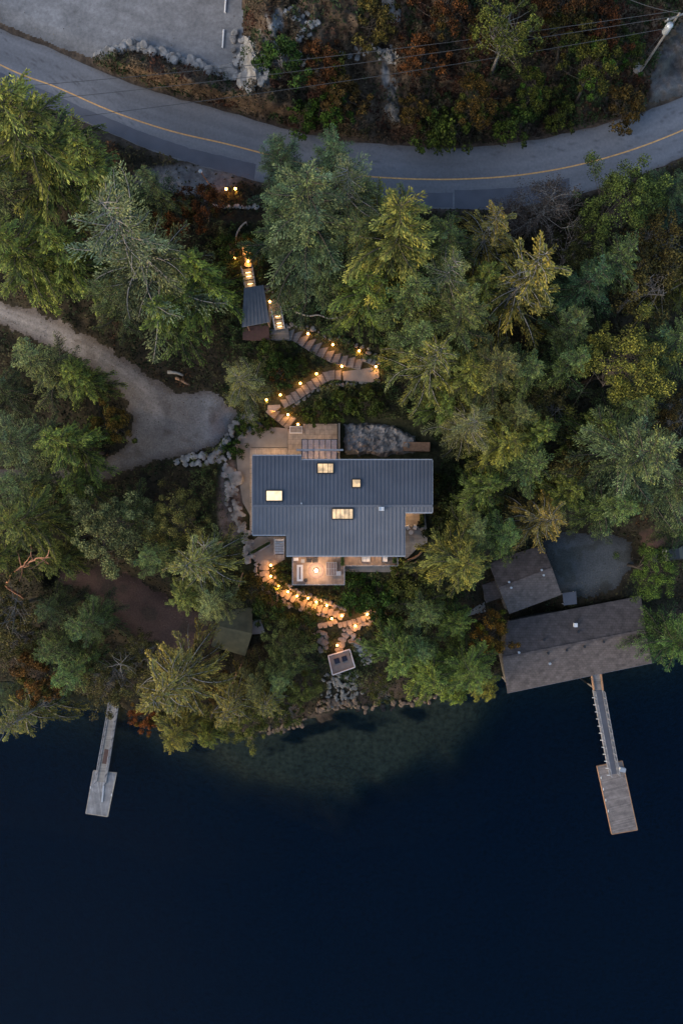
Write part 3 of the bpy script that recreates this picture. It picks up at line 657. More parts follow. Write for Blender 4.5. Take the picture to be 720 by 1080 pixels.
# ------------------------------------------------------------------ the trees (plan x, plan y, kind, scale, tint, label)
TG = 'trees of the forested lakeside slope'
Y = (1.3, 1.18, .8); Gd = (.62, .72, .6); Bl = (.72, .95, 1.0); Br = (1.25, .95, .7); Pl = (1.45, 1.4, 1.25); N_ = (1, 1, 1); Dk = (.5, .6, .5); Ol = (.95, .85, .55)
TREES = [
 (42, 152, 'ced1', 1.15, (1.1, 1.15, .8), 'tall yellow green cedar with its crown touching the asphalt near the picture edge', 'tree'),
 (103, 188, 'ced2', 1.0, (1, 1.1, .8), 'green cedar between the big roadside cedar and the grey fir'),
 (2, 120, 'ced1', .8, (.8, .95, .7), 'dim cedar cut by the picture edge just below the road'),
 (5, 205, 'fir2', 1.0, (.85, .95, .8), 'fir at the picture edge south of the biggest roadside cedar'),
 (25, 268, 'ced1', .95, (.95, 1.12, .75), 'green cedar overhanging the upper end of the gravel driveway at the picture edge'),
 (72, 272, 'ced2', 1.02, (.95, 1.1, .75), 'green cedar overhanging the driveway, between an edge cedar and the grey fir'),
 (146, 262, 'fir3', 1.25, (1.0, 1.12, 1.0), 'large greyish fir with bare pale branches radiating from its top, north of the driveway'),
 (212, 298, 'ced2', 1.0, (.95, 1.15, .7), 'fresh green cedar beside the slate roofed shelter on the stairs'),
 (178, 335, 'ced2', .9, (.7, .9, .65), 'dark green cedar just north of the driveway turning area'),
 (165, 205, 'fir2', .62, Gd, 'small dark fir behind the roadside verge with the leaning post'),
 (120, 318, 'fir2', .7, Gd, 'small dark fir on the north bank of the driveway bend'),
 (45, 385, 'fir2', .78, (1.15, 1.2, 1.0), 'light green fir directly south of the driveway bend'),
 (85, 400, 'ced2', .78, (1.05, 1.2, .8), 'feathery green cedar touching the inside of the driveway bend'),
 (112, 452, 'dec1', .85, (1.1, 1.1, .7), 'orange and green maple at the inside corner of the driveway'),
 (22, 468, 'fir1', .8, (.95, 1.15, 1.1), 'blue green fir at the picture edge inside the driveway loop'),
 (76, 470, 'ced2', .95, (1.0, 1.15, .75), 'green cedar inside the driveway loop next to the orange maple'),
 (0, 410, 'fir2', .7, Dk, 'very dark fir at the picture edge inside the driveway loop'),
 (118, 558, 'puf2', 1.12, (1.2, 1.25, 1.1), 'broad pale grey green pine standing alone south of the lower driveway'),
 (32, 548, 'ced1', .85, (.85, .9, .65), 'olive green cedar at the picture edge below the shaded driveway end'),
 (62, 590, 'ced2', .7, (.9, .9, .6), 'small olive cedar beside the orange barked trunk'),
 (12, 640, 'ald1', 1.15, (.95, .85, .6), 'brownish alder under the twisting orange barked trunk'),
 (192, 548, 'puf1', .78, (1.15, 1.05, .8), 'yellow green pine west of the boulder bank beside the house'),
 (168, 585, 'fir2', .75, (.7, .85, .6), 'dark green fir between the pale pine and the dead topped snag'),
 (212, 592, 'ced3', 1.0, (1.0, 1.1, .9), 'grey green cedar around the bleached dead snag'),
 (224, 636, 'fir2', .62, (1.4, 1.4, 1.15), 'pale fir leaning over the mossy olive cabin roof'),
 (198, 628, 'ced2', .66, (1.0, 1.05, .8), 'small green cedar north of the mossy cabin, over the dirt lane'),
 (96, 655, 'fir1', .62, (.65, .9, .65), 'dark green fir in the middle of the shaded clearing near the dirt lane'),
 (20, 672, 'ald1', .9, (.85, .85, .6), 'dull alder at the picture edge north of the leaning shore fir'),
 (58, 640, 'fir2', .62, Dk, 'nearly black small fir in the shaded clearing'),
 (48, 703, 'dec1', 1.15, (.95, .75, .6), 'rusty orange maple above the shore, west of the narrow dock'),
 (28, 752, 'ced3', .85, (1.0, 1.05, .75), 'leaning cedar with a bare pale trunk reaching out over the water'),
 (84, 705, 'fir2', .8, (.7, .95, .6), 'deep green fir on the shore behind the rusty maple'),
 (122, 712, 'ald1', 1.1, (1.0, .95, .8), 'grey brown alder over the landward end of the narrow dock'),
 (186, 718, 'ced3', 1.2, (1.15, 1.05, .75), 'wide cedar with curved bare grey limbs, east of the narrow dock'),
 (152, 752, 'dec1', .68, (1.3, .7, .55), 'small orange maple at the waterline beside the narrow dock'),
 (190, 768, 'ced1', .7, (1.15, 1.0, .62), 'yellow green cedar overhanging the water east of the narrow dock'),
 (246, 742, 'ced3', .85, (1.05, .95, .65), 'olive cedar on the shore midway between narrow dock and rocky beach'),
 (228, 716, 'dec1', .7, (.8, .75, .6), 'reddish green maple below the mossy cabin'),
 (222, 772, 'ced2', .6, (1.1, 1.1, .6), 'small bright cedar leaning lowest over the lake'),
 (303, 686, 'puf2', .8, (.8, .95, .6), 'light green pine between the mossy cabin and the small stair deck'),
 (318, 722, 'puf1', .55, (.85, 1.0, .65), 'light green pine on the bank above the rocky beach'),
 (282, 738, 'ced3', .72, (.95, .95, .65), 'green brown cedar at the waterline west of the rocky beach'),
 (8, 735, 'fir2', .5, Gd, 'tiny dark fir at the waterline at the picture edge'),
 (326, 228, 'fir1', 1.08, (.88, 1.05, 1.05), 'largest blue green fir of the slope, its top crossing the road edge'),
 (366, 216, 'fir3', .92, (1.05, 1.1, .95), 'grey green fir leaning against the largest blue green fir'),
 (322, 268, 'fir2', .85, (.75, .95, .95), 'blue green fir overhanging the handrail side of the upper stairs'),
 (414, 262, 'ced1', 1.12, (1.1, 1.08, .8), 'big yellow green cedar beside the largest blue green fir'),
 (298, 178, 'fir1', .62, (.55, .8, .85), 'dark blue spruce like fir at the lower road edge near the lit bollards'),
 (352, 172, 'fir2', .72, (.6, .85, .9), 'dark blue green fir poking over the road behind the largest fir'),
 (298, 232, 'fir2', .8, (.7, .95, .95), 'shaded blue green fir beside the top of the lit stairs'),
 (338, 285, 'fir2', .85, (.65, .85, .8), 'shaded fir directly above the upper stair bend'),
 (432, 322, 'fir2', .95, (.75, .9, .65), 'mid green fir east of the stair landing, under the big yellow green cedar'),
 (256, 406, 'fir3', .62, (1.3, 1.25, .8), 'small spiky pale fir above the patio beside the lower flight of lit steps'),
 (384, 222, 'fir2', .8, (.95, 1.0, .8), 'pale tufted fir between the largest fir and the road'),
 (468, 262, 'fir1', .72, (.7, .85, .6), 'dark green fir south of the dark asphalt patch'),
 (512, 250, 'ced3', .8, (1.3, 1.1, .75), 'yellowish tufted cedar just below the road, east of the asphalt patch'),
 (548, 300, 'ced3', 1.2, (1.2, 1.1, .7), 'large yellowish cedar with hanging pale branches in the middle of the eastern wood'),
 (478, 338, 'fir1', .85, (.9, 1.0, .7), 'broad green fir west of the large yellowish cedar'),
 (455, 385, 'ced3', .95, (.95, 1.05, .75), 'grey green cedar between the stair landing and the large yellowish cedar'),
 (518, 390, 'fir1', .8, (1.0, .95, .7), 'grey green fir south of the large yellowish cedar'),
 (492, 452, 'fir3', .72, (1.35, 1.3, .95), 'pale spiky fir northeast of the house roof'),
 (528, 470, 'ced1', .78, (1.1, 1.1, .7), 'yellow green cedar beside the pale spiky fir'),
 (465, 428, 'ced2', .7, (.75, .95, .65), 'green cedar at the edge of the bare rock behind the house'),
 (572, 222, 'bar1', 1.05, (1.0, .9, .9), 'leafless purple grey tree below the road'),
 (535, 232, 'bar1', .7, (1.1, .9, .85), 'small leafless brown tree between the asphalt patch and the bigger bare tree'),
 (642, 218, 'puf1', .98, (.66, .9, .55), 'rich green rounded pine touching the outer road bend'),
 (694, 262, 'ald1', 1.15, (1.0, .8, .5), 'olive brown alder east of the rich green roadside pine'),
 (702, 206, 'fir1', .62, (.55, .8, .75), 'dark fir at the lower road edge by the picture border'),
 (612, 305, 'fir1', .7, (.5, .85, .85), 'blue green shaded fir in the dark gap of the eastern wood'),
 (590, 330, 'dec1', .9, (.55, .8, .5), 'small yellow green maple beside the large yellowish cedar'),
 (682, 305, 'ald1', 1.25, (.72, .68, .5), 'dim brown alder north of the bright yellow green pine'),
 (648, 385, 'puf1', 1.12, (1.1, 1.15, .65), 'bright yellow green pine, the brightest crown of the eastern wood'),
 (706, 365, 'fir2', .95, (.8, .95, .7), 'green fir at the picture edge beside the bright yellow green pine'),
 (592, 388, 'fir2', .9, (.65, .85, .6), 'dark green fir west of the bright yellow green pine'),
 (578, 432, 'ald1', 1.0, (.75, .75, .65), 'dull grey alder southwest of the bright yellow green pine'),
 (622, 455, 'ced2', .8, (.75, .85, .55), 'olive cedar south of the bright yellow green pine'),
 (660, 478, 'fir1', 1.12, (.95, 1.12, 1.0), 'large drooping blue green fir north of the gravel yard'),
 (712, 440, 'ald1', .9, (.9, .7, .5), 'brownish alder at the picture edge above the drooping fir'),
 (704, 512, 'fir1', .82, (.85, 1.0, .85), 'blue green fir at the picture edge above the dark lane'),
 (640, 535, 'fir2', .82, (.75, .95, .6), 'green fir hanging over the northern rim of the gravel yard'),
 (552, 492, 'fir2', .85, (.6, .75, .5), 'dark fir east of the house roof corner'),
 (508, 515, 'ced2', .85, (.65, .8, .55), 'dark cedar nearest the eastern end of the house roof'),
 (570, 548, 'ced3', .85, (1.3, 1.05, .75), 'tan green cedar with bare twigs north of the small shingled cabin'),
 (482, 592, 'ced1', .82, (1.05, 1.0, .7), 'yellow green cedar east of the corner deck'),
 (528, 565, 'fir2', .72, (.7, .95, .6), 'mid green fir northwest of the small shingled cabin'),
 (600, 500, 'ald1', .85, (.85, .8, .55), 'thin alder between drooping fir and tan green cedar'),
 (686, 600, 'puf1', .72, (.55, .95, .5), 'dark rich green pine by the eastern end of the boathouse'),
 (714, 676, 'fir1', .75, (.6, 1.0, .55), 'rich green fir over the water at the picture edge past the boathouse'),
 (448, 645, 'fir2', .68, (.65, .8, .55), 'dark green fir north of the shoreline firs, below the deck'),
 (418, 688, 'ced2', .92, (.65, .9, .7), 'dark green cedar east of the small stair deck'),
 (452, 708, 'ced1', .75, (.85, 1.1, .7), 'green cedar overhanging the water between the small stair deck and the boathouse'),
 (494, 704, 'fir1', .76, (.95, 1.25, .6), 'bright green fir with a clear star shape west of the boathouse'),
 (518, 662, 'dec1', .9, (1.05, .95, .45), 'golden green maple against the boathouse roof corner'),
 (508, 722, 'ced2', .66, (1.15, 1.0, .55), 'yellow green cedar at the waterline against the boathouse'),
 (480, 655, 'ced2', .68, (.6, .8, .5), 'dark cedar west of the golden green maple'),
 (402, 726, 'ald1', .6, (.65, .8, .5), 'low alder at the waterline just east of the rocky beach'),
 (276, 352, 'shr2', .0, N_, ''),
]
TREES = [t for t in TREES if t[3] > 0] + [
 (548, 398, 'fir2', .85, (.75, .9, .65), 'green fir between the hanging cedar and the bright yellow green pine'),
 (560, 458, 'ced2', .85, (.85, 1.0, .7), 'olive cedar northeast of the house roof, south of the dark gap'),
 (598, 350, 'fir1', .66, (.8, 1.0, .8), 'narrow fir in the dark gap east of the hanging cedar'),
 (640, 282, 'fir2', .85, (.6, .75, .55), 'dull fir south of the rich green rounded pine'),
 (716, 300, 'ced2', .85, (.8, .75, .5), 'brown green cedar at the picture edge below the outer road bend'),
 (598, 268, 'ald1', .8, (.55, .65, .5), 'dark alder directly south of the larger leafless tree'),
 (506, 308, 'ced2', .9, (.95, 1.0, .65), 'green cedar touching the western flank of the large yellowish cedar'),
 (498, 556, 'fir2', .7, (.9, 1.0, .75), 'light green fir east of the corner deck'),
 (488, 400, 'ced1', .8, (1.05, 1.1, .75), 'light green cedar north of the pale spiky fir'),
 (440, 362, 'fir2', .75, (.8, 1.0, .8), 'green fir just east of the wide stair landing'),
 (540, 440, 'fir2', .76, (1.0, .95, .7), 'small tufted fir in the middle of the wood east of the rock face'),
 (592, 520, 'ced2', .75, (.9, .95, .6), 'olive cedar at the northwest rim of the gravel yard'),
 (656, 432, 'fir2', .85, (.75, .9, .65), 'green fir tucked between the bright pine and the drooping fir'),
 (468, 300, 'fir3', .8, (.9, 1.05, .8), 'grey green fir between the big roadside crown group and the hanging cedar'),
 (385, 312, 'ced1', .8, (.7, .95, .65), 'dark green cedar south of the largest blue green fir, above the fan steps'),
 (375, 262, 'fir1', .8, (.85, 1.0, .85), 'green fir in the cleft between the largest fir and the big cedar'),
 (28, 512, 'fir2', .8, (.7, .85, .7), 'dark fir standing in the shade over the lower driveway branch at the picture edge'),
 (82, 512, 'ced2', .72, (.7, .85, .55), 'dark cedar overhanging the shaded lower driveway branch'),
 (298, 712, 'fir2', .6, (.8, .95, .7), 'slender fir on the bank between light green pine and reddish stones'),
 (2, 588, 'ced2', .8, (.9, .9, .55), 'olive cedar at the picture edge north of the orange barked trunk'),
 (62, 682, 'fir2', .7, (.65, .8, .55), 'dark fir between the clearing and the rusty orange maple'),
 (152, 690, 'ald1', .8, (.8, .8, .6), 'brown green alder south of the dirt lane'),
 (270, 722, 'fir2', .66, (1.0, .85, .6), 'tawny fir directly below the mossy cabin'),
 (262, 762, 'puf1', .68, (.95, 1.0, .55), 'small olive pine leaning over the water near the pale underwater shoal'),
 (303, 748, 'ald1', .68, (.75, .95, .5), 'low green alder at the waterline beside the reddish bank stones'),
 (142, 540, 'fir2', .62, (.75, .85, .6), 'dark fir on the south rim of the lower driveway'),
 (165, 640, 'shr2', 0, N_, ''), 
 (440, 682, 'fir2', .7, (.75, 1.0, .8), 'blue green fir among the shoreline cedars east of the stair deck'),
 (478, 728, 'ced2', .62, (.9, 1.1, .55), 'bright cedar at the waterline midway between beach and boathouse'),
 (720, 560, 'fir2', .6, (.5, .7, .5), 'dark fir over the shaded lane at the picture edge'),
]
TREES = [t for t in TREES if t[3] > 0]
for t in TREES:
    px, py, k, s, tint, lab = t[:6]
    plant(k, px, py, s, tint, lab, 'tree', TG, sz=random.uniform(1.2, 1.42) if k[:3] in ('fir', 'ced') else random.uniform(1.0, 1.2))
HG = 'bushes on the bank above the road'
for (px, py, k, s, tint, lab) in [
 (528, 48, 'ald1', .98, (1.0, 1.25, .6), 'yellow green alder on the bank above the road, under the overhead cables'),
 (560, 95, 'dec1', .7, (.4, .8, .4), 'dark green small tree low on the bank above the road'),
 (500, 108, 'dec1', .85, (.6, .6, .4), 'olive small tree low on the bank, nearest the road bend'),
 (622, 82, 'dec1', .9, (.45, .8, .4), 'deep green round bush on the bank near the utility pole'),
 (632, 35, 'dec1', .9, (.48, .27, .27), 'dark wine red bush on the bank near the utility pole'),
 (596, 14, 'dec1', 1.0, (.42, .3, .27), 'wine red bush cut by the top of the picture'),
 (468, 22, 'dec1', .9, (.5, .3, .22), 'rust red bush at the top of the bank beside the pale rocks'),
 (440, 78, 'shr2', 1.25, (1.5, .5, .4), 'red leaved shrub beside the grey rock chute'),
 (438, 118, 'shr2', .9, (1.1, .65, .4), 'orange leaved shrub at the foot of the grey rock chute'),
 (455, 135, 'shr2', 1.1, (.9, 1.2, .6), 'lush green shrub at the road edge east of the grey rock chute'),
 (300, 96, 'shr2', 1.3, (.6, 1.0, .5), 'green shrub above the road at the foot of the pale rock outcrop'),
 (318, 122, 'shr2', 1.0, (.7, 1.2, .5), 'green shrub beside the road below the cables'),
 (352, 122, 'shr2', 1.1, (.7, 1.25, .5), 'leafy green shrub beside the road between red bushes and the rock chute'),
 (350, 78, 'shr3', 1.2, (1.6, 1.3, .6), 'yellow green shrub among red bushes above the road'),
 (338, 62, 'shr2', 1.1, (1.6, .55, .5), 'red shrub beside the yellow green one above the road'),
 (362, 100, 'shr2', 1.2, (1.1, .6, .45), 'brown red shrub west of the grey rock chute'),
 (590, 60, 'dec1', .85, (.4, .6, .45), 'dark olive small tree in the middle of the bank'),
 (660, 110, 'shr2', 1.2, (1.2, .7, .5), 'brown shrub by the dirt track mouth'),
 (540, 128, 'shr2', 1.2, (.8, 1.1, .5), 'green shrub at the road edge in the middle of the bend'),
 (590, 120, 'shr2', 1.0, (.9, 1.0, .5), 'olive shrub at the road edge east of the bend'),
 (650, 60, 'dec1', .7, (.35, .75, .4), 'green bush directly beside the utility pole guy'),
 (395, 20, 'shr2', 1.2, (1.3, .9, .6), 'tawny shrub on the dry upper bank'),
 (500, 60, 'dec1', .7, (.45, .4, .3), 'brownish bush west of the yellow green alder'),
 (480, 130, 'shr3', 1.5, (1.0, 1.2, .5), 'spreading green shrub low on the bank beside the white road stone'),
]: plant(k, px, py, s, tint, lab, 'bush', HG, name='bush' if k.startswith('dec') or k.startswith('shr') else None)
SG = 'garden shrubs around the house'
for (px, py, k, s, tint, lab) in [
 (215, 222, 'dec1', .7, (.7, .38, .28), 'rust red bush beside the leaning roadside post'),
 (192, 228, 'dec1', .8, (.7, .4, .3), 'brown red bush west of the rust red one below the verge'),
 (296, 388, 'shr2', 1.0, (.6, .9, .5), 'dark green shrub between the two flights of lit steps'),
 (283, 374, 'shr2', .9, (.7, 1.0, .5), 'green shrub under the brown deck of the shelter'),
 (299, 393, 'shr3', .8, (2.6, 1.2, .5), 'small orange flowering shrub between the stair flights'),
 (316, 384, 'shr2', .55, (.8, 1.1, .6), 'green shrub inside the stair bend'),
 (340, 434, 'shr2', .85, (.7, .95, .5), 'round shrub north of the glass canopy'),
 (362, 424, 'shr2', .95, (.8, 1.1, .55), 'wide shrub below the stair landing'),
 (390, 424, 'shr2', 1.0, (.75, .95, .5), 'shrub above the bare rock face'),
 (324, 434, 'shr3', .7, (.8, 1.1, .5), 'low shrub beside the lower lit steps'),
 (286, 446, 'shr3', .6, (.5, .8, .4), 'narrow dark shrub bed along the patio rim'),
 (272, 446, 'shr3', .75, (.6, .9, .45), 'dark shrub at the patio corner by the boulders'),
 (247, 470, 'shr3', .8, (.4, .8, .35), 'dark green shrub among the boulders west of the patio'),
 (253, 452, 'shr3', .7, (.6, 1.0, .5), 'green shrub at the head of the boulder wall'),
 (300, 610, 'shr3', .6, (.9, .95, .5), 'low bush between the lower lit steps and the timber deck'),
 (298, 603, 'shr3', .8, (.9, 1.0, .5), 'small bush against the timber deck edge'),
 (345, 618, 'shr3', .0, N_, ''),
 (372, 622, 'shr2', 1.2, (.5, .95, .4), 'deep green shrub south of the timber deck'),
 (398, 628, 'shr2', 1.3, (.45, .9, .4), 'dark green shrub below the long narrow deck'),
 (425, 618, 'shr2', 1.1, (.8, .9, .5), 'olive shrub southeast of the narrow deck'),
 (378, 636, 'shr2', .8, (.5, 1.0, .4), 'lush shrub north of the eastern stair bend'),
 (408, 650, 'shr2', 1.2, (.6, .9, .5), 'shrub east of the stair bend near the pale driftwood'),
 (440, 612, 'shr2', 1.3, (1.0, 1.05, .6), 'light shrub south of the corner deck'),
 (285, 640, 'shr2', 1.2, (.5, .75, .4), 'dark shrub between the lit steps and the mossy cabin'),
 (318, 655, 'shr2', 1.2, (.8, 1.0, .6), 'mid green shrub south of the lit stone steps'),
 (262, 620, 'shr2', 1.0, (1.0, .75, .4), 'ochre bush west of the first lit stone steps'),
 (240, 262, 'shr2', 1.0, (.6, .85, .4), 'green bush west of the curved handrail'),
 (272, 262, 'shr2', .9, (.7, 1.0, .45), 'green bush east of the stepping stones'),
 (305, 310, 'shr2', .9, (1.0, 1.2, .4), 'yellow green shrub above the upper stair rail'),
 (300, 300, 'shr3', .8, (.9, 1.2, .4), 'small bright shrub by the shelter roof corner'),
 (415, 300, 'shr2', .0, N_, ''),
 (414, 380, 'shr2', .9, (.8, 1.1, .6), 'shrub beyond the outer lamp of the stair landing'),
 (455, 500, 'shr2', .0, N_, ''),
 (470, 560, 'shr2', 1.4, (.4, .5, .3), 'very dark bush east of the corner deck'),
 (468, 520, 'shr2', 1.5, (.35, .45, .3), 'very dark bush against the eastern roof edge'),
]:
    if s > 0: plant(k, px, py, s, tint, lab, 'bush', SG, name='bush' if k.startswith('dec') else None)
# bare snag, orange barked trunk, fallen logs
def snag(px, py, H, n, r, label, wood='deadwood', lean=(0, 0)):
    b = W(px, py, 0); z = ground_at(*(W(px, py, 12).xy)); v = W(px, py, z + H); z0 = ground_at(v.x, v.y)
    o = thing('dead_tree', label, 'dead tree', (v.x - lean[0], v.y - lean[1], z0 - .2))
    m = MB(); m.tube([(0, 0, 0), (lean[0] * .6, lean[1] * .6, H * .5), (lean[0], lean[1], H)], [.22, .16, .05], 7)
    m.build('trunk', M[wood], o, local=True, smooth=True)
    for k in range(n):
        a = k * 2.4; t = 1 - .28 * k / n; L_ = r * random.uniform(.6, 1.1)
        q = MB(); e = Vector((lean[0] * t, lean[1] * t, H * t)); pts = [e]
        for j in range(4): pts.append(pts[-1] + Vector((math.cos(a), math.sin(a), .12 - .1 * j)) * L_ / 4); a += random.uniform(-.25, .25)
        q.tube(pts, [.04, .032, .025, .016, .008], 5, cap=False); q.build('branch', M[wood], o, local=True)
    return o
snag(214, 577, 12.5, 26, 1.35, 'bleached dead snag with short white branches radiating like a star')
snag(188, 712, 14.5, 12, 2.6, 'grey limbed dead tree rising through the wide cedar by the narrow dock', 'greybark')
snag(128, 700, 10, 16, 2.0, 'grey twiggy dead tree near the landward end of the narrow dock', 'greybark')
def limbtree(label, pts, r0, subs, wood, name='leaning_tree'):
    v = [W(x, y, z) for x, y, z in pts]; z0 = ground_at(v[0].x, v[0].y); v[0].z = z0 - .2
    o = thing(name, label, 'tree', v[0]); m = MB(); n = len(v)
    fine = []
    for i in range(n - 1):
        for k in range(4): t = k / 4; fine.append(v[i].lerp(v[i + 1], t) + Vector((random.uniform(-.12, .12), random.uniform(-.12, .12), random.uniform(-.1, .1))) * (1 if i + k else 0))
    fine.append(v[-1]); nn = len(fine)
    m.tube(fine, [r0 * (1 - .8 * i / nn) for i in range(nn)], 7); m.build('trunk', M[wood], o, smooth=True)
    for k in range(subs):
        i = random.randint(nn // 3, nn - 2); p = fine[i]; d = (fine[i + 1] - fine[i]).normalized(); d = (d + Vector((random.uniform(-1, 1), random.uniform(-1, 1), random.uniform(-.1, .4)))).normalized()
        q = MB(); pp = [p]
        for j in range(5): d = (d + Vector((random.uniform(-.4, .4), random.uniform(-.4, .4), random.uniform(-.1, .15)))).normalized(); pp.append(pp[-1] + d * random.uniform(.3, .6))
        q.tube(pp, [r0 * .45 * (1 - .16 * j) for j in range(6)], 5, cap=False); q.build('branch', M[wood], o)
    return o
limbtree('twisting trunk with peeling orange bark at the picture edge', [(22, 632, 6), (6, 618, 11), (14, 603, 14.5), (30, 594, 17), (40, 588, 18), (54, 588, 19)], .17, 12, 'redbark')
limbtree('bare pale trunk leaning out over the lake at the picture edge', [(72, 722, 2), (55, 738, 7), (25, 757, 12), (-4, 774, 16)], .14, 9, 'greybark')
def log(label, a, b, r, wood='deadwood', dz=.12):
    A = G(*a); B = G(*b); n = max(2, int((B - A).length / .5)); pts = []
    for i in range(n + 1):
        t = i / n; x = a[0] + (b[0] - a[0]) * t; y = a[1] + (b[1] - a[1]) * t + 1.2 * math.sin(i * 1.3 + a[0]); pts.append(GS(x, y, dz + r))
    return tag(MB().tube(pts, [r * (1 - .4 * i / n) for i in range(n + 1)], 8).build('fallen_log', M[wood], smooth=True), label, 'log')
log('short bleached log lying beside the driveway turning area', (178, 392), (194, 397), .22)
log('second pale log below the short bleached log by the driveway', (186, 400), (201, 406), .19, 'cedar')
log('long pale driftwood log above the upper stair bend', (312, 332), (362, 338), .12, 'deadwood', .5)
log('pale branch lying east of the stair shelter roof', (308, 313), (332, 312), .1, 'deadwood', .5)
log('thin fallen trunk below the mossy olive cabin', (236, 740), (256, 698), .11, 'cedar', .9)
log('brown fallen trunk lying across the lane beside the mossy cabin', (250, 626), (258, 604), .12, 'cedar', 1.3)
log('grey log beside the small stair deck', (368, 677), (386, 680), .14, 'greybark', .5)
log('reddish log at the outer corner of the corner deck', (424, 596), (444, 582), .2, 'cedar', .2)
log('reddish branch heap log south of the narrow deck', (414, 606), (440, 590), .16, 'cedar', .2)

# ------------------------------------------------------------------ low vegetation, one mass per area
def cover(name, label, xr, yr, n, density, colorf, size=(.16, .34), hmax=1.0, hs=9.0, seed=1):
    rs = np.random.RandomState(seed); st = np.random.get_state(); np.random.seed(seed)
    x = rs.uniform(*xr, n); y = rs.uniform(*yr, n)
    h = sstep(.32, .72, fbm(x / hs, y / hs, seed + 70, 3))
    keep = rs.rand(n) < density(x, y) * (.35 + .65 * h)
    x = x[keep]; y = y[keep]; h = h[keep]; k = len(x)
    z = Zg(x, y); u = rs.rand(k) ** .6; zz = z + .04 + u * h * hmax
    kk = (HC - z) / F
    c = np.stack([(x - 360) * kk, (540 - y) * kk, zz], 1)
    d = unit(rs.randn(k, 3) * np.array([1, 1, .5]))
    s = rs.uniform(*size, k)
    V = leaf_quads(c, d, s, s * .55, .55)
    C = colorf(x, y, u * h, rs)
    np.random.set_state(st)
    o = quads_mesh(name, V, np.clip(C, 0, 1), M['cover']); tag(o, label, kind='stuff'); return o
def hard(x, y):
    m = np.ones(x.shape)
    for p in (LOT, ROAD_UP + ROAD_LO[::-1], DRIVE, LANE, PAD, LANE2, TRACK, HOUSEPAD): m = m * sstep(0, 5, d_poly(x, y, p))
    m = m * sstep(6, 9, d_line(x, y, UPATH2 )) * sstep(6, 9, d_line(x, y, LPATH)) * sstep(6, 9, d_line(x, y, UPATH)) * sstep(5, 8, d_line(x, y, LSPUR))
    return m
def land(x, y): return sstep(-1, 5, np.interp(x, SHORE_X, SHORE_Y) - y)
beach = lambda x, y: sstep(.35, .75, 1 - np.exp(-((x - 354) / 17) ** 2 - ((y - 728) / 17) ** 2))
rockface = lambda x, y: sstep(0, 6, d_poly(x, y, [(356, 442), (440, 446), (460, 470), (456, 484), (356, 484)]))
def mixc(c1, c2, t): t = np.clip(t, 0, 1)[:, None]; return np.array(c1) * (1 - t) + np.array(c2) * t
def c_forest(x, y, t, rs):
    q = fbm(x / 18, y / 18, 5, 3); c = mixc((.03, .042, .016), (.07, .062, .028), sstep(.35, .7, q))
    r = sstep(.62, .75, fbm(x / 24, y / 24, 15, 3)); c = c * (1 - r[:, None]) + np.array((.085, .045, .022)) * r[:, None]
    return c * (.3 + .75 * t)[:, None] * rs.uniform(.6, 1.4, (len(x), 1))  # darkest near the ground: shade beneath the trees painted into the leaves
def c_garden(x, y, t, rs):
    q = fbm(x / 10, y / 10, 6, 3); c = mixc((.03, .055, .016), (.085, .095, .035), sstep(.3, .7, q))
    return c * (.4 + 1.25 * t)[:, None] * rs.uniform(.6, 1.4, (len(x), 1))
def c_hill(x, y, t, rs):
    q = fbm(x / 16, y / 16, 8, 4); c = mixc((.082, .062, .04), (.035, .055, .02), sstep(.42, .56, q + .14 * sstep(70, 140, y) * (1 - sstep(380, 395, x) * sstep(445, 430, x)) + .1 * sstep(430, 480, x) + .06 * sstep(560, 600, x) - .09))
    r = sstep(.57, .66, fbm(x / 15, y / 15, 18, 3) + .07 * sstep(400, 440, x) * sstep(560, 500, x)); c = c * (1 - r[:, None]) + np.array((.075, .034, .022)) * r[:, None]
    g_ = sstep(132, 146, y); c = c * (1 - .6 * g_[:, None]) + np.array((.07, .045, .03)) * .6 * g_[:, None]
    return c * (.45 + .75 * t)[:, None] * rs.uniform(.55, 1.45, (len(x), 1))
def rockless(x, y):
    rk = fbm(x / 14, y / 22, 77, 4)
    reg = np.maximum(np.exp(-((x - 285) / 42) ** 2 - ((y - 50) / 55) ** 2), .8 * np.exp(-((x - 410) / 18) ** 2 - ((y - 95) / 45) ** 2))
    reg = np.maximum(reg, .7 * np.exp(-((x - 415) / 25) ** 2 - ((y - 5) / 14) ** 2))
    return 1 - .93 * sstep(.54, .6, rk * .62 + reg * .36)
gard = lambda x, y: (1 - sstep(34, 46, np.minimum(path_mask(x, y), np.maximum(0, d_poly(x, y, HOUSEPAD)))))
westrock = lambda x, y: 1 - .85 * sstep(.3, .6, np.exp(-((x - 241) / 16) ** 2 - ((y - 530) / 60) ** 2))
verge = lambda x, y: 1 - .9 * sstep(.3, .6, np.exp(-((x - 195) / 60) ** 2 - ((y - 190) / 18) ** 2))
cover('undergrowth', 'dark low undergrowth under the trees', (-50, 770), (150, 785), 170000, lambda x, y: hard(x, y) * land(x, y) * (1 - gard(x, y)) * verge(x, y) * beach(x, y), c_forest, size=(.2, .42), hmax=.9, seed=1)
cover('garden_foliage', 'dense green ground cover around the stairs and house', (200, 500), (235, 760), 260000, lambda x, y: hard(x, y) * land(x, y) * gard(x, y) * beach(x, y) * rockface(x, y) * westrock(x, y) * verge(x, y), c_garden, size=(.14, .3), hmax=.75, hs=6, seed=2)
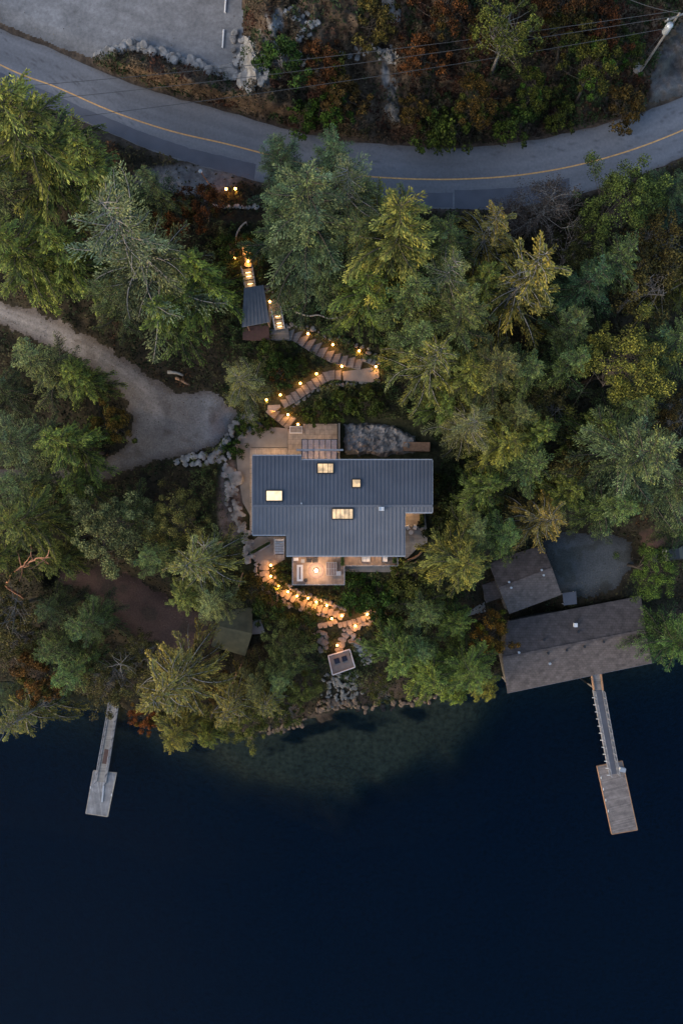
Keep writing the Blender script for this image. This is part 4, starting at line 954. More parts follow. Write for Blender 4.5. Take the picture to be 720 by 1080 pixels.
cover('hillside_undergrowth', 'dry brown, red and green brush on the bank above the road', (100, 770), (-45, 155), 150000, lambda x, y: hard(x, y) * sstep(-14, -1, np.interp(x, *np.array(ROAD_UP).T) - y) * rockless(x, y) * (y < 170) * (1 - .72 * sstep(300, 330, x) * sstep(440, 400, x) * sstep(120, 60, y)) * (1 - .8 * np.exp(-((x - 408) / 24) ** 2 - ((y - 100) / 50) ** 2)), c_hill, size=(.16, .36), hmax=1.1, hs=8, seed=3)

def on_hard(x, y):
    m = np.zeros(x.shape)
    for p, b in ((DRIVE, 1.0), (PAD, .8), (LANE, .8), (LOT, .12)):
        q = d_poly(x, y, p); m = np.maximum(m, b * (q < 0) * (.10 + .9 * np.exp(q / 7.0)))
    q = d_poly(x, y, ROAD_UP + ROAD_LO[::-1]); return np.maximum(m, .4 * (q < 0) * np.exp(q / 2.5))
def c_litter(x, y, t, rs): return mixc((.12, .075, .04), (.2, .17, .13), rs.rand(len(x))) * rs.uniform(.4, 1.3, (len(x), 1))
cover('leaf_litter', 'fallen leaves and loose stones on the gravel and road edges', (-30, 750), (-30, 700), 110000, on_hard, c_litter, size=(.07, .2), hmax=.03, seed=6)
# ------------------------------------------------------------------ stones
def stone_mb(mb, c, r, rs, mi=0, flat=.6, rz=0):
    # a faceted boulder from a jittered icosahedron subdivision
    t = (1 + 5 ** .5) / 2
    v = [(-1, t, 0), (1, t, 0), (-1, -t, 0), (1, -t, 0), (0, -1, t), (0, 1, t), (0, -1, -t), (0, 1, -t), (t, 0, -1), (t, 0, 1), (-t, 0, -1), (-t, 0, 1)]
    f = [(0, 11, 5), (0, 5, 1), (0, 1, 7), (0, 7, 10), (0, 10, 11), (1, 5, 9), (5, 11, 4), (11, 10, 2), (10, 7, 6), (7, 1, 8), (3, 9, 4), (3, 4, 2), (3, 2, 6), (3, 6, 8), (3, 8, 9), (4, 9, 5), (2, 4, 11), (6, 2, 10), (8, 6, 7), (9, 8, 1)]
    v = [Vector(p).normalized() for p in v]; cache = {}; nf = []
    def mid(a, b):
        k = (min(a, b), max(a, b))
        if k not in cache: v.append(((v[a] + v[b]) / 2).normalized()); cache[k] = len(v) - 1
        return cache[k]
    for a, b, c_ in f: x, y, z = mid(a, b), mid(b, c_), mid(c_, a); nf += [(a, x, z), (b, y, x), (c_, z, y), (x, y, z)]
    sx, sy = rs.uniform(.75, 1.3), rs.uniform(.6, 1.0); a = rs.uniform(0, 6.28); ca, sa = math.cos(a), math.sin(a)
    out = []
    for p in v:
        q = p * (1 + rs.uniform(-.16, .16)); q = Vector((max(-.8, min(.8, q.x)) * 1.1, max(-.8, min(.8, q.y)) * 1.1, max(-.7, min(.72, q.z))))
        x, y = q.x * sx * r, q.y * sy * r
        out.append(Vector(c) + Vector((x * ca - y * sa, x * sa + y * ca, q.z * r * flat)))
    mb.add(out, nf, mi)
def stone_wall(name, label, pts, n, r, spread, m, cat='boulder wall', part='boulder', dz=.05, smoothz=False, jitterz=.12):
    rs = random.Random(len(label) * 7 + n)
    p = resn(pts, n); o = thing(name, label, cat, G(*pts[0]))
    for i, (x, y) in enumerate(p):
        x += rs.uniform(-1, 1) * spread; y += rs.uniform(-1, 1) * spread
        k = rs.uniform(.6, 1.35) * r
        mb = MB(); c = (GS if smoothz else G)(x, y, dz + k * .25 + rs.uniform(0, jitterz)); stone_mb(mb, c, k, rs); mb.build(part, M[m], o)
    return o
stone_wall('boulder_wall', 'bank of pale squared boulders retaining the driveway end above the patio', [(186, 487), (205, 480), (224, 482), (236, 470), (243, 456), (252, 444), (266, 440)], 46, .42, 2.6, 'rock')
stone_wall('boulder_wall', 'second course of grey boulders curling around the patio rim', [(196, 490), (218, 488), (238, 484), (247, 474), (254, 462), (264, 452), (276, 447)], 34, .34, 2.0, 'rock')
stone_wall('boulder_wall', 'loose tumbled boulders running down beside the west wall of the house', [(236, 494), (245, 508), (244, 525), (250, 540), (256, 556), (262, 572), (262, 590)], 95, .34, 5.5, 'rock')
stone_wall('boulder_wall', 'line of big whitish boulders edging the gravel parking lot', [(104, 61), (122, 55), (138, 50), (152, 53), (170, 58), (190, 65), (208, 70), (226, 76), (240, 82), (250, 86)], 98, .46, 3.2, 'rock', jitterz=.3)
stone_wall('boulder_scatter', 'rubble of pale broken rock at the parking lot corner', [(250, 40), (262, 52), (250, 66), (268, 74), (260, 90), (280, 78), (256, 80)], 90, .36, 8, 'rock', cat='rubble')
stone_wall('boulder_scatter', 'scattered white rocks on the dry bank above the road', [(300, 10), (318, 20), (330, 30), (296, 60), (318, 66), (336, 70), (398, 52), (408, 60)], 60, .3, 7, 'rock', cat='rocks')
stone_wall('boulder_scatter', 'pale boulders of the small beach below the stair deck', [(340, 716), (372, 712), (344, 728), (378, 726), (350, 738), (366, 742)], 100, .27, 7, 'rockd', cat='rocks')
stone_wall('boulder_scatter', 'brown weedy rocks at the waterline of the small beach', [(336, 744), (356, 742), (376, 740)], 46, .36, 5, 'brownrock', cat='rocks')
stone_wall('boulder_scatter', 'reddish bank stones above the shore below the mossy cabin', [(262, 710), (284, 722), (280, 742), (292, 752)], 60, .34, 7, 'brownrock', cat='rocks')
stone_wall('boulder_scatter', 'pale rocks beside the small stair deck', [(370, 668), (376, 684), (388, 686), (384, 700)], 26, .4, 5, 'rock', cat='rocks')
stone_wall('boulder_scatter', 'weathered rocks south of the lit stone steps', [(332, 668), (342, 672), (338, 682)], 24, .34, 5, 'rockd', cat='rocks')
stone_wall('stone_kerb', 'low line of pale stones on the verge by the two lit bollards', [(216, 212), (226, 218), (240, 219), (256, 219), (272, 219)], 36, .2, 1.0, 'rock', cat='stone edging')
stone_wall('boulder_wall', 'stones edging the upper side of the boarded steps', [(302, 343), (322, 345), (344, 356), (366, 360), (392, 372), (404, 384)], 40, .24, 2.2, 'rockd')
stone_wall('boulder_wall', 'stone edging below the lower boarded flight', [(400, 400), (378, 405), (350, 406), (330, 414), (310, 428)], 36, .22, 1.6, 'rockd')
stone_wall('boulder_scatter', 'grey rocks between the shelter roof and the upper stairs', [(282, 305), (292, 310), (300, 318)], 18, .3, 3, 'rockd', cat='rocks')
stone_wall('boulder_scatter', 'dark wet rocks strung along the waterline west of the beach', [(258, 774), (280, 770), (300, 767), (322, 760)], 60, .3, 4, 'brownrock', cat='rocks')
stone_wall('boulder_scatter', 'dark shore rocks between the beach and the shoreline cedars', [(380, 748), (404, 744), (430, 741), (460, 734)], 50, .3, 4, 'brownrock', cat='rocks')
for (x, y, r, lab) in [(574, 540 - 393, .0, ''), (707, 147, .0, ''), (467, 147, .45, 'single white boulder at the road edge in the middle of the bend'), (678, 52, .0, ''), (672, 72, .8, 'grey boulder at the foot of the utility pole guy line'), (410, 8, 1.0, 'big pale boulder at the top of the dry bank'), (417, 17, .7, 'smaller pale boulder below the big one at the top of the dry bank'), (250, 505, 1.0, 'large flat tan boulder beside the west wall of the house'), (243, 497, .8, 'grey rounded boulder above the flat tan one'), (262, 88, 1.35, 'largest whitish boulder at the parking lot corner'), (243, 78, 1.1, 'pale boulder beside the largest one at the parking lot corner')]:
    if r > 0:
        mb = MB(); stone_mb(mb, (0, 0, 0), r, random.Random(int(x))); o = mb.build('boulder', M['rock'], local=True); o.location = G(x, y, r * .2); tag(o, lab, 'boulder')
# bare rock face behind the house and outcrops on the bank : lumpy sheets
def outcrop(label, poly, hgt, m, seed, step=1.6, sx=7, sy=7, base=-.3, edge=7):
    xs = [p[0] for p in poly]; ys = [p[1] for p in poly]
    gx = np.arange(min(xs) - step, max(xs) + step * 2, step); gy = np.arange(min(ys) - step, max(ys) + step * 2, step)
    X, Y_ = np.meshgrid(gx, gy); d = -d_poly(X, Y_, poly) + (fbm(X / 6, Y_ / 6, seed, 3) - .5) * 7
    w = sstep(0, edge, d); rid = 1 - np.abs(fbm(X / sx, Y_ / sy, seed + 3, 5) * 2 - 1) * 1.6; blk = np.floor(fbm(X / (sx * 1.3), Y_ / sy, seed + 9, 3) * 7) / 7
    z = Zg(X, Y_); h = base + w * hgt * (.35 + .5 * blk * 1.2 + .35 * rid)
    Z = z + h; k = (HC - z) / F
    mb = MB(); n = X.shape[1]
    vs = [(a, b, c) for a, b, c in zip(((X - 360) * k).ravel(), ((540 - Y_) * k).ravel(), Z.ravel())]
    fs = []
    for j in range(X.shape[0] - 1):
        for i in range(n - 1):
            if max(d[j, i], d[j + 1, i], d[j, i + 1], d[j + 1, i + 1]) > -1: fs.append(((j + 1) * n + i, (j + 1) * n + i + 1, j * n + i + 1, j * n + i))
    mb.add(vs, fs); return tag(mb.build('rock_outcrop', M[m]), label, 'rock')
outcrop('blasted grey rock face behind the house north wall', [(360, 446), (392, 443), (418, 448), (440, 458), (444, 478), (420, 483), (362, 483)], 1.3, 'rock', 3, sx=7, sy=5)
outcrop('long pale rock rib on the bank beside the parking lot', [(288, 34), (296, 40), (300, 66), (302, 76), (296, 80), (290, 70), (286, 50)], 1.3, 'rock', 5, sx=5, sy=12, edge=4)
outcrop('broken pale rock face stepping down from the corner of the parking lot', [(256, 36), (266, 46), (276, 62), (280, 84), (264, 94), (250, 92), (254, 70)], 1.6, 'rock', 21, sx=5, sy=6, edge=6)
outcrop('shorter pale rock rib west of the long one on the bank', [(270, 50), (282, 60), (286, 72), (282, 76), (276, 66), (264, 54)], 1.0, 'rock', 8, sx=5, sy=9, edge=4)
outcrop('grey rock chute running down the bank to the road', [(414, 74), (420, 82), (424, 110), (428, 132), (414, 134), (400, 122), (404, 92)], .7, 'rockd', 11, sx=8, sy=18, edge=9)
outcrop('knobbly pale rock at the upper end of the grey chute', [(398, 50), (416, 50), (422, 62), (410, 70), (400, 62)], 1.0, 'rock', 14, sx=5, sy=5, edge=5)

# ------------------------------------------------------------------ the house
def roofz(px, py): return 16.7 - (.033 * (533.5 - py) if py < 533.5 else .034 * (py - 533.5))
house = thing('house', 'modern house with a slate blue standing seam roof and lit skylights', 'house', W(360, 533, 9))
def RW(px, py, dz=0): v = W(px, py, roofz(px, py)); v.z += dz; return v
N1 = [(266.5, 480.7), (318, 480.7), (318, 485.3), (455.5, 485.3), (455.5, 533.5), (266.5, 533.5)]
S1 = [(266.5, 533.5), (455.5, 533.5), (455.5, 540.3), (427.3, 540.3), (427.3, 586), (301.7, 586), (301.7, 564), (266.5, 564)]
for poly in (N1, S1):
    rp = MB(); rp.prism([RW(x, y) for x, y in poly], [RW(x, y, -.22) for x, y in poly])
    r_ = rp.build('roof', M['roofmetal'], house)
    x = 266.5 + 2.2
    while x < 455:
        sm = MB()
        if poly is N1: y0, y1 = (480.7 if x < 318 else 485.3), 533.2
        else: y0, y1 = 533.8, (564 if x < 301.7 else (586 if x < 427.3 else 540.3))
        a = RW(x, y0 + .1, .03); b = RW(x, y1 - .1, .03); sm.beam(a, b, .07, .06); sm.build('seam', M['seam'], r_); x += 4.12
rc = MB(); rc.beam(RW(266.3, 533.5, .03), RW(455.7, 533.5, .03), .26, .07); rc.build('ridge_cap', M['roofmetal'], house)
tr_ = MB()
for loop in ([(266.5, 564), (301.4, 564)], [(301.9, 586), (427.3, 586)], [(427.5, 540.3), (455.5, 540.3)], [(266.5, 480.7), (318, 480.7)], [(318, 485.3), (455.5, 485.3)]):
    up = loop[0][1] > 533
    a, b = [RW(x, y + (.6 if up else -.6), -.07) for x, y in loop]; tr_.beam(a, b, .13, .14)
for x in (266.1, 455.9):
    ya, yb = (480.7, 564) if x < 300 else (485.3, 540.3)
    tr_.beam(RW(x, ya, -.05), RW(x, 533.3, -.05), .07, .16); tr_.beam(RW(x, 533.7, -.05), RW(x, yb, -.05), .07, .16)
tr_.build('gutter', M['trimlight'], house)
# walls : one closed body below the roof
WP = [(270, 485), (318, 485), (318, 489), (451, 489), (451, 533.5), (451, 537), (423, 537), (423, 582), (305, 582), (305, 560), (270, 560), (270, 533.5)]
def HB(px, py, z): # position under a roof plan point
    v = RW(px, py); return Vector((v.x, v.y, z))
wb = MB(); wb.prism([HB(x, y, roofz(x, y) - .26) for x, y in WP], [HB(x, y, 8.6) for x, y in WP]); wb.build('wall', M['wall'], house)
def window(x0, y0, x1, y1, za, zb, lit=True, name='window', nm=1):
    a = HB(x0, y0, (za + zb) / 2); b = HB(x1, y1, (za + zb) / 2); d = b - a; L_ = d.length; rz = math.atan2(d.y, d.x); nrm = Vector((d.y, -d.x, 0)).normalized(); c = (a + b) / 2
    f = MB(); hh = zb - za
    for s in (-1, 1): f.box(c + Vector((0, 0, s * hh / 2)) + nrm * .05, (L_ + .1, .1, .08), rz)
    for k in range(nm + 1): f.box(a.lerp(b, k / nm) + nrm * .05, (.07, .09, hh), rz)
    fo = f.build(name, M['frame'], house); p = MB(); p.box(c + nrm * .03, (L_ - .02, .03, hh - .02), rz); p.build('pane', M['win'] if lit else M['darkglass'], fo)
for (x0, x1, za, zb, nm) in ((330, 318.5 + 46, 9.2, 11.6, 4), (380, 395, 12, 13.6, 2), (410, 430, 12, 13.6, 2)): window(x1, 489, x0, 489, za, zb, True, nm=nm)
window(308, 582, 345, 582, 9.2, 11.5, nm=4); window(350, 582, 362, 582, 9.2, 11.5, nm=2); window(368, 582, 405, 582, 9.2, 11.5, nm=4); window(312, 582, 345, 582, 12.3, 14.2, nm=3); window(370, 582, 410, 582, 12.3, 14.2, nm=4)
window(423, 580, 423, 545, 9.2, 11.5, nm=3); window(270, 500, 270, 520, 9.6, 11.3, nm=2); window(270, 540, 270, 552, 9.6, 11.3, nm=1); window(451, 530, 451, 500, 12, 13.6, nm=2)
dd = MB(); a = HB(306, 484.9, 10.1); dd.box(a + Vector((0, .06, 0)), (1.0, .08, 2.2)); dd.build('door', M['cedar'], house)
# skylights
def skylight(x0, y0, x1, y1, n, m, horiz=False):
    f = MB(); ps = [(x0, y0), (x1, y0), (x1, y1), (x0, y1)]
    for i in range(4): f.beam(RW(*ps[i], .1), RW(*ps[(i + 1) % 4], .1), .13, .2)
    for k in range(1, n): x = x0 + (x1 - x0) * k / n; f.beam(RW(x, y0, .14), RW(x, y1, .14), .05, .05)
    fo = f.build('skylight', M['frame'], house)
    e = .5; q = [(x0 + e, y0 + e), (x1 - e, y0 + e), (x1 - e, y1 - e), (x0 + e, y1 - e)]
    MB().prism([RW(x, y, .1) for x, y in q], [RW(x, y, .04) for x, y in q]).build('pane', M[m], fo)
skylight(280.6, 517.2, 298, 528.4, 1, 'sky_bright')
skylight(334.6, 488.6, 351.6, 499.2, 3, 'sky_glow')
skylight(371.2, 505.4, 380.2, 514.2, 1, 'sky_glow')
skylight(350, 536.4, 372.2, 547.6, 5, 'sky_glow')
v = MB(); v.box(RW(402, 536.6, .25), (.62, .42, .4)); v.build('roof_vent', M['white'], house)
v = MB(); v.box(RW(399.8, 536.8, .5), (.14, .3, .1)); v.box(RW(404, 536.8, .5), (.14, .3, .1)); v.build('vent_cap', M['galv'], house)
v = MB(); v.lathe(RW(318, 531), [(.07, 0), (.07, .35), (.1, .36), (.1, .42)], 10); v.build('vent_pipe', M['galv'], house)

def slab(name, label, poly, z, th, m, cat='deck', parent=None, kind=None):
    o = MB().prism([W(x, y, z) for x, y in poly], [W(x, y, z) - Vector((0, 0, th)) for x, y in poly]).build(name, M[m], parent)
    if parent is None: tag(o, label, cat if not kind else None, kind=kind)
    return o
slab('patio', None, [(253, 458), (262, 450), (276, 449), (303, 452), (303, 458), (303, 472), (264.5, 472), (264.5, 545), (256, 530), (251, 500), (249, 478)], 9.16, .4, 'concrete', kind='structure')
slab('paved_path', None, [(303.4, 452.5), (319.5, 452.5), (319.5, 447), (355.5, 447), (355.5, 486), (318, 488), (303.4, 486)], 9.2, .4, 'warmpave', kind='structure')
slab('paved_path', None, [(263.5, 472.6), (303, 472.6), (303, 486), (271, 486), (271, 560), (263.5, 560)], 9.22, .4, 'warmpave', kind='structure')
slab('paved_path', None, [(262, 574), (272, 566), (300.5, 566), (300.5, 590), (286, 598), (276, 596), (264, 588)], 9.12, .3, 'concrete', kind='structure')
# planting bed by the west stairs
pb = thing('planting_bed', 'triangular stone edged planting bed beside the steel stairs', 'planting bed', W(274, 575, 9.1))
P3 = [(264.5, 581), (283, 570.5), (285.5, 574), (267, 585)]
e = MB()
for i in range(4): e.beam(W(*P3[i], 9.25), W(*P3[(i + 1) % 4], 9.25), .16, .3)
e.build('kerb', M['rock'], pb); MB().prism([W(x, y, 9.24) for x, y in P3], [W(x, y, 9.13) for x, y in P3]).build('soil', M['soil'], pb)
rs = np.random.RandomState(5); cc = np.array([W(265 + 19 * t + rs.uniform(-1, 1), 583 - 10.5 * t + rs.uniform(-1, 1), 9.3 + rs.uniform(0, .4)) - pb.location for t in rs.rand(1300)])
quads_mesh('foliage', leaf_quads(cc, unit(rs.randn(1300, 3)), .16, .09), np.array((.035, .06, .02)) * rs.uniform(.6, 1.7, (1300, 1)), M['leaf'], pb).color = (1, 1, 1, 1)
# glass canopy over the entry
cn = thing('glass_canopy', 'glass and steel entry canopy with six panes north of the house', 'canopy', W(337, 475, 9.2))
zc = 12.4
fr_ = MB()
for k in range(7): x = 318.2 + k * 6.2; fr_.beam(W(x, 463.5, zc + .1), W(x, 487.5, zc + .2), .09, .16)
fr_.beam(W(317.8, 463.5, zc), W(355.8, 463.5, zc), .08, .12); fr_.beam(W(318, 484.5, zc + .1), W(355.6, 484.5, zc + .1), .06, .1)
fr_.build('frame', M['frame'], cn)
MB().prism([W(x, y, zc + .13) for x, y in ((318, 463.6), (355.6, 463.6), (355.6, 484.4), (318, 484.4))], [W(x, y, zc + .1) for x, y in ((318, 463.6), (355.6, 463.6), (355.6, 484.4), (318, 484.4))]).build('glass_panel', M['glass'], cn)
b = MB(); b.beam(W(312.5, 474.6, zc + .3), W(362, 474.6, zc + .3), .2, .2); b.build('beam', M['galv'], cn)
for x in (319, 355.5):
    p = MB(); t_ = W(x, 474.6, zc + .2); p.tube([(t_.x, t_.y, 9.2), t_], .07, 8); p.build('post', M['galv'], cn)
# retaining walls
tag(MB().beam(G(424.5, 471.5, .5), G(452, 472, .5), 1.1, .9).build('retaining_wall', M['cedar']), 'orange timber retaining box behind the house rock face', 'retaining wall')
tag(MB().box(W(357.5, 466, 9.7), (.22, 4.4, 1.4)).build('retaining_wall', M['concrete']), 'dark concrete side wall east of the glass canopy', 'wall')
# entry landing step
st_ = thing('entry_landing', 'small lit landing box at the foot of the boarded steps', 'landing', W(312, 452.5, 9.2))
MB().box(W(312.2, 453.4, 9.42), (1.55, .85, .36)).build('platform', M['white'], st_); MB().box(W(312.2, 453.2, 9.62), (1.4, .7, .035)).build('tread', M['warmpave'], st_)
# steel stairs on the west side
sw = thing('steel_stairs', 'steel grate stairs with handrails at the southwest house corner', 'stairs', W(294.5, 579, 9.1))
for k in range(6):
    MB().box(W(294.5, 569.5 + k * 2.7, 10.5 - k * .22), (1.05, .26, .05)).build('tread', M['galv'], sw)
for x in (289.5, 299.5):
    h = MB(); h.beam(W(x, 568, 10.5 + .95), W(x, 585, 9.2 + .95), .05, .05)
    for t in (0, .5, 1): p = W(x, 568 + 17 * t, 10.5 - 1.3 * t); h.tube([p, p + Vector((0, 0, .95))], .025, 6)
    h.build('handrail', M['galv'], sw); MB().beam(W(x, 568, 10.4), W(x, 585, 9.15), .06, .16).build('stringer', M['frame'], sw)
MB().box(W(295, 587.6, 9.25), (1.15, .6, .16)).build('landing', M['warmpave'], sw)

# ------------------------------------------------------------------ decks
def rail(parent, pts, z, h=1.0, spacing=1.5, m='galv', glass=True, w=.05):
    for i in range(len(pts) - 1):
        a = W(*pts[i], z); b = W(*pts[i + 1], z); n = max(1, int((b - a).length / spacing))
        r = MB(); r.beam(a + Vector((0, 0, h)), b + Vector((0, 0, h)), w, .04)
        for k in range(n + 1): p = a.lerp(b, k / n); r.box(p + Vector((0, 0, h / 2 - .02)), (.04, .04, h - .04))
        ro = r.build('railing', M[m], parent)
        if glass:
            a2 = a.lerp(b, .01); b2 = a.lerp(b, .99); g_ = MB(); g_.beam(a2 + Vector((0, 0, h * .5)), b2 + Vector((0, 0, h * .5)), .012, h - .16); g_.build('glass_panel', M['glass'], ro)
def deckthing(label, poly, z, th, m, posts, rails, rz=.9):
    o = thing('deck', label, 'deck', W(*poly[0], z - .2))
    MB().prism([W(x, y, z) for x, y in poly], [W(x, y, z) - Vector((0, 0, th)) for x, y in poly]).build('floor', M[m], o)
    for x, y in posts:
        p = W(x, y, z - th); g0 = ground_at(p.x, p.y)
        if p.z - g0 > .05: MB().tube([(p.x, p.y, g0 - .3), (p.x, p.y, p.z)], .09, 8).build('post', M['frame'], o)
    if rails: rail(o, rails, z, rz)
    return o
deckthing('rosy timber dining deck with glass railing and a glowing lamp', [(308.5, 584), (363.5, 584), (363.5, 616.5), (308.5, 616.5)], 9.9, .28, 'deck', [(311, 614), (336, 614), (361, 614)], [(308.9, 588), (308.9, 616), (363.1, 616), (363.1, 597)])
deckthing('long narrow timber deck along the south wall with grey outer boards', [(363.8, 584), (419, 584), (419, 596.6), (363.8, 596.6)], 9.75, .25, 'deck', [(368, 595), (395, 595), (416, 595)], [(364.5, 596.2), (418.6, 596.2), (418.6, 588)])
slab('terrace_ledge', 'grey stone ledge below the narrow timber deck', [(364, 597.2), (419, 597.2), (412, 603.5), (364, 603)], 9.15, .5, 'concrete', cat='ledge')
deckthing('corner deck of weathered boards under the eastern roof notch', [(423, 537), (447.5, 537), (450, 560), (450.5, 572), (440, 578), (428, 590), (423, 584)], 9.5, .3, 'greydeck', [(445, 560), (430, 586)], None)
# furniture
def armchair(px, py, z, rz, label, w=.62, group=None, dark=True):
    o = thing('patio_chair', label, 'chair', W(px, py, z), group, rz)
    fm = MB()
    for sx in (-1, 1):
        for sy in (-1, 1): fm.box((sx * w * .46, sy * w * .42, .16), (.04, .04, .32))
    fm.build('frame', M['frame'], o, local=True)
    for sx in (-1, 1): MB().box((sx * w * .5, 0, .52), (.07, w * .95, .05)).build('armrest', M['frame'], o, local=True)
    MB().box((0, -.02, .37), (w * .84, w * .82, .13)).build('seat', M['dark' if dark else 'cushion'], o, local=True)
    MB().box((0, w * .42, .62), (w * .88, .11, .48), rx=R(-12)).build('backrest', M['dark' if dark else 'cushion'], o, local=True)
    return o
ZD = 9.905
armchair(325.8, 590.6, ZD, 0, 'dark armchair on the rosy deck nearer the hot tub cover', .62)
armchair(332.2, 590.6, ZD, R(8), 'dark armchair on the rosy deck directly above the glowing lamp', .62)
tb = thing('side_table', 'small grey square side table between the stool and the dark armchairs', 'side table', W(319.5, 591.4, ZD))
MB().box((0, 0, .45), (.42, .42, .04)).build('tabletop', M['galv'], tb, local=True)
for sx in (-1, 1):
    for sy in (-1, 1): MB().box((sx * .17, sy * .17, .21), (.035, .035, .43)).build('leg', M['frame'], tb, local=True)
ct = thing('cooler_box', 'small pale blue cooler box at the deck corner by the wall', 'cooler', W(312.3, 589.6, ZD))
MB().box((0, 0, .18), (.56, .36, .34)).build('body', M['galv'], ct, local=True); MB().box((0, 0, .38), (.58, .38, .06)).build('lid', M['white'], ct, local=True)
bn = thing('dining_table', 'long white table with a dark centre strip on the rosy deck', 'table', W(316.6, 603.8, ZD))
MB().box((0, 0, .74), (.72, 2.0, .05)).build('tabletop', M['cushion'], bn, local=True)
MB().box((0, 0, .77), (.2, 1.5, .012)).build('runner', M['rug'], bn, local=True)
for sx in (-1, 1):
    for sy in (-1, 1): MB().box((sx * .3, sy * .9, .36), (.06, .06, .71)).build('leg', M['frame'], bn, local=True)
tg = MB().lathe(W(333.4, 601.8, 9.903), [(1.0, 0), (1.0, .015)], 32).build('round_rug', M['rug']); tag(tg, 'round grey rug under the glowing lamp on the rosy deck', 'rug')
lt = thing('slatted_table', 'square lounge table of four framed panels on the rosy deck', 'table', W(349.5, 599.6, ZD))
fm = MB()
for k in range(5): fm.box((-.62 + k * .31, 0, .42), (.045, 1.62, .05))
for s in (-1, 0, 1): fm.box((0, s * .79, .425), (1.29, .045, .055))
fm.build('frame', M['trimlight'], lt, local=True); MB().box((0, 0, .405), (1.24, 1.56, .02)).build('tabletop', M['rug'], lt, local=True)
for sx in (-1, 1):
    for sy in (-1, 1): MB().box((sx * .58, sy * .74, .2), (.05, .05, .39)).build('leg', M['frame'], lt, local=True)
pf = thing('round_stool', 'small dark round stool at the southern edge of the rosy deck', 'stool', W(322.6, 611.6, ZD)); MB().lathe((0, 0, 0), [(.2, 0), (.24, .1), (.24, .32), (.2, .4)], 16).build('seat', M['dark'], pf, local=True)
pf = thing('storage_box', 'low charcoal storage box in the corner of the rosy deck', 'box', W(357, 604.5, ZD)); MB().box((0, 0, .2), (.55, .5, .4)).build('body', M['rug'], pf, local=True); MB().box((0, 0, .42), (.59, .54, .04)).build('lid', M['trimlight'], pf, local=True)
def lounger(px, py, z, label, w, l, rz=0):
    o = thing('outdoor_sofa', label, 'sofa', W(px, py, z), None, rz)
    MB().box((0, 0, .17), (w, l, .14)).build('base', M['frame'], o, local=True)
    n = max(1, round(w / .55))
    for k in range(n): MB().box((-w / 2 + w * (k + .5) / n, -.05, .32), (w / n - .03, l - .14, .15)).build('seat', M['cushion'], o, local=True)
    MB().box((0, l / 2 - .06, .5), (w, .12, .38)).build('backrest', M['trimlight'], o, local=True)
    for s in (-1, 1): MB().box((s * (w / 2 + .04), 0, .36), (.07, l, .3)).build('armrest', M['dark'], o, local=True)
lounger(385.6, 589.8, 9.755, 'pale three seat outdoor sofa on the narrow deck', 1.05, .6)
lounger(405.4, 589.6, 9.755, 'pale single outdoor lounge seat with dark arms on the narrow deck', .68, .66)
armchair(437.0, 556.2, 9.505, R(-20), 'dark framed chair with white cushion on the corner deck', .55, dark=False)
armchair(429.4, 556.4, 9.505, R(25), 'chair half under the roof edge on the corner deck', .55, dark=False)
rt = thing('round_table', 'round pale side table between the two corner deck chairs', 'side table', W(432.6, 561.4, 9.505)); MB().lathe((0, 0, 0), [(.2, 0), (.2, .03), (.03, .05), (.03, .48)], 16).build('stem', M['frame'], rt, local=True); MB().lathe((0, 0, .48), [(.28, 0), (.28, .035)], 20).build('tabletop', M['galv'], rt, local=True)
def planter(px, py, z, sx, sy, label, n=700, hh=.5):
    o = thing('planter', label, 'planter', W(px, py, z)); MB().box((0, 0, .22), (sx, sy, .44)).build('box', M['frame'], o, local=True); MB().box((0, 0, .445), (sx - .06, sy - .06, .02)).build('soil', M['soil'], o, local=True)
    rs = np.random.RandomState(int(px)); c = np.stack([rs.uniform(-.55, .55, n) * sx, rs.uniform(-.55, .55, n) * sy, .45 + rs.rand(n) * hh], 1)
    q = quads_mesh('foliage', leaf_quads(c, unit(rs.randn(n, 3)), .17, .1), np.array((.04, .065, .02)) * rs.uniform(.6, 1.8, (n, 1)), M['leaf'], o); q.color = (1, 1, 1, 1)
planter(444.2, 549, 9.505, .45, 1.4, 'tall narrow planter of dark foliage on the corner deck', 900)
planter(361.0, 591.6, 9.905, .34, .9, 'dark planter with green foliage where the two south decks meet')
planter(415.4, 590.4, 9.755, .4, .6, 'small planter with yellow green foliage at the end of the narrow deck')

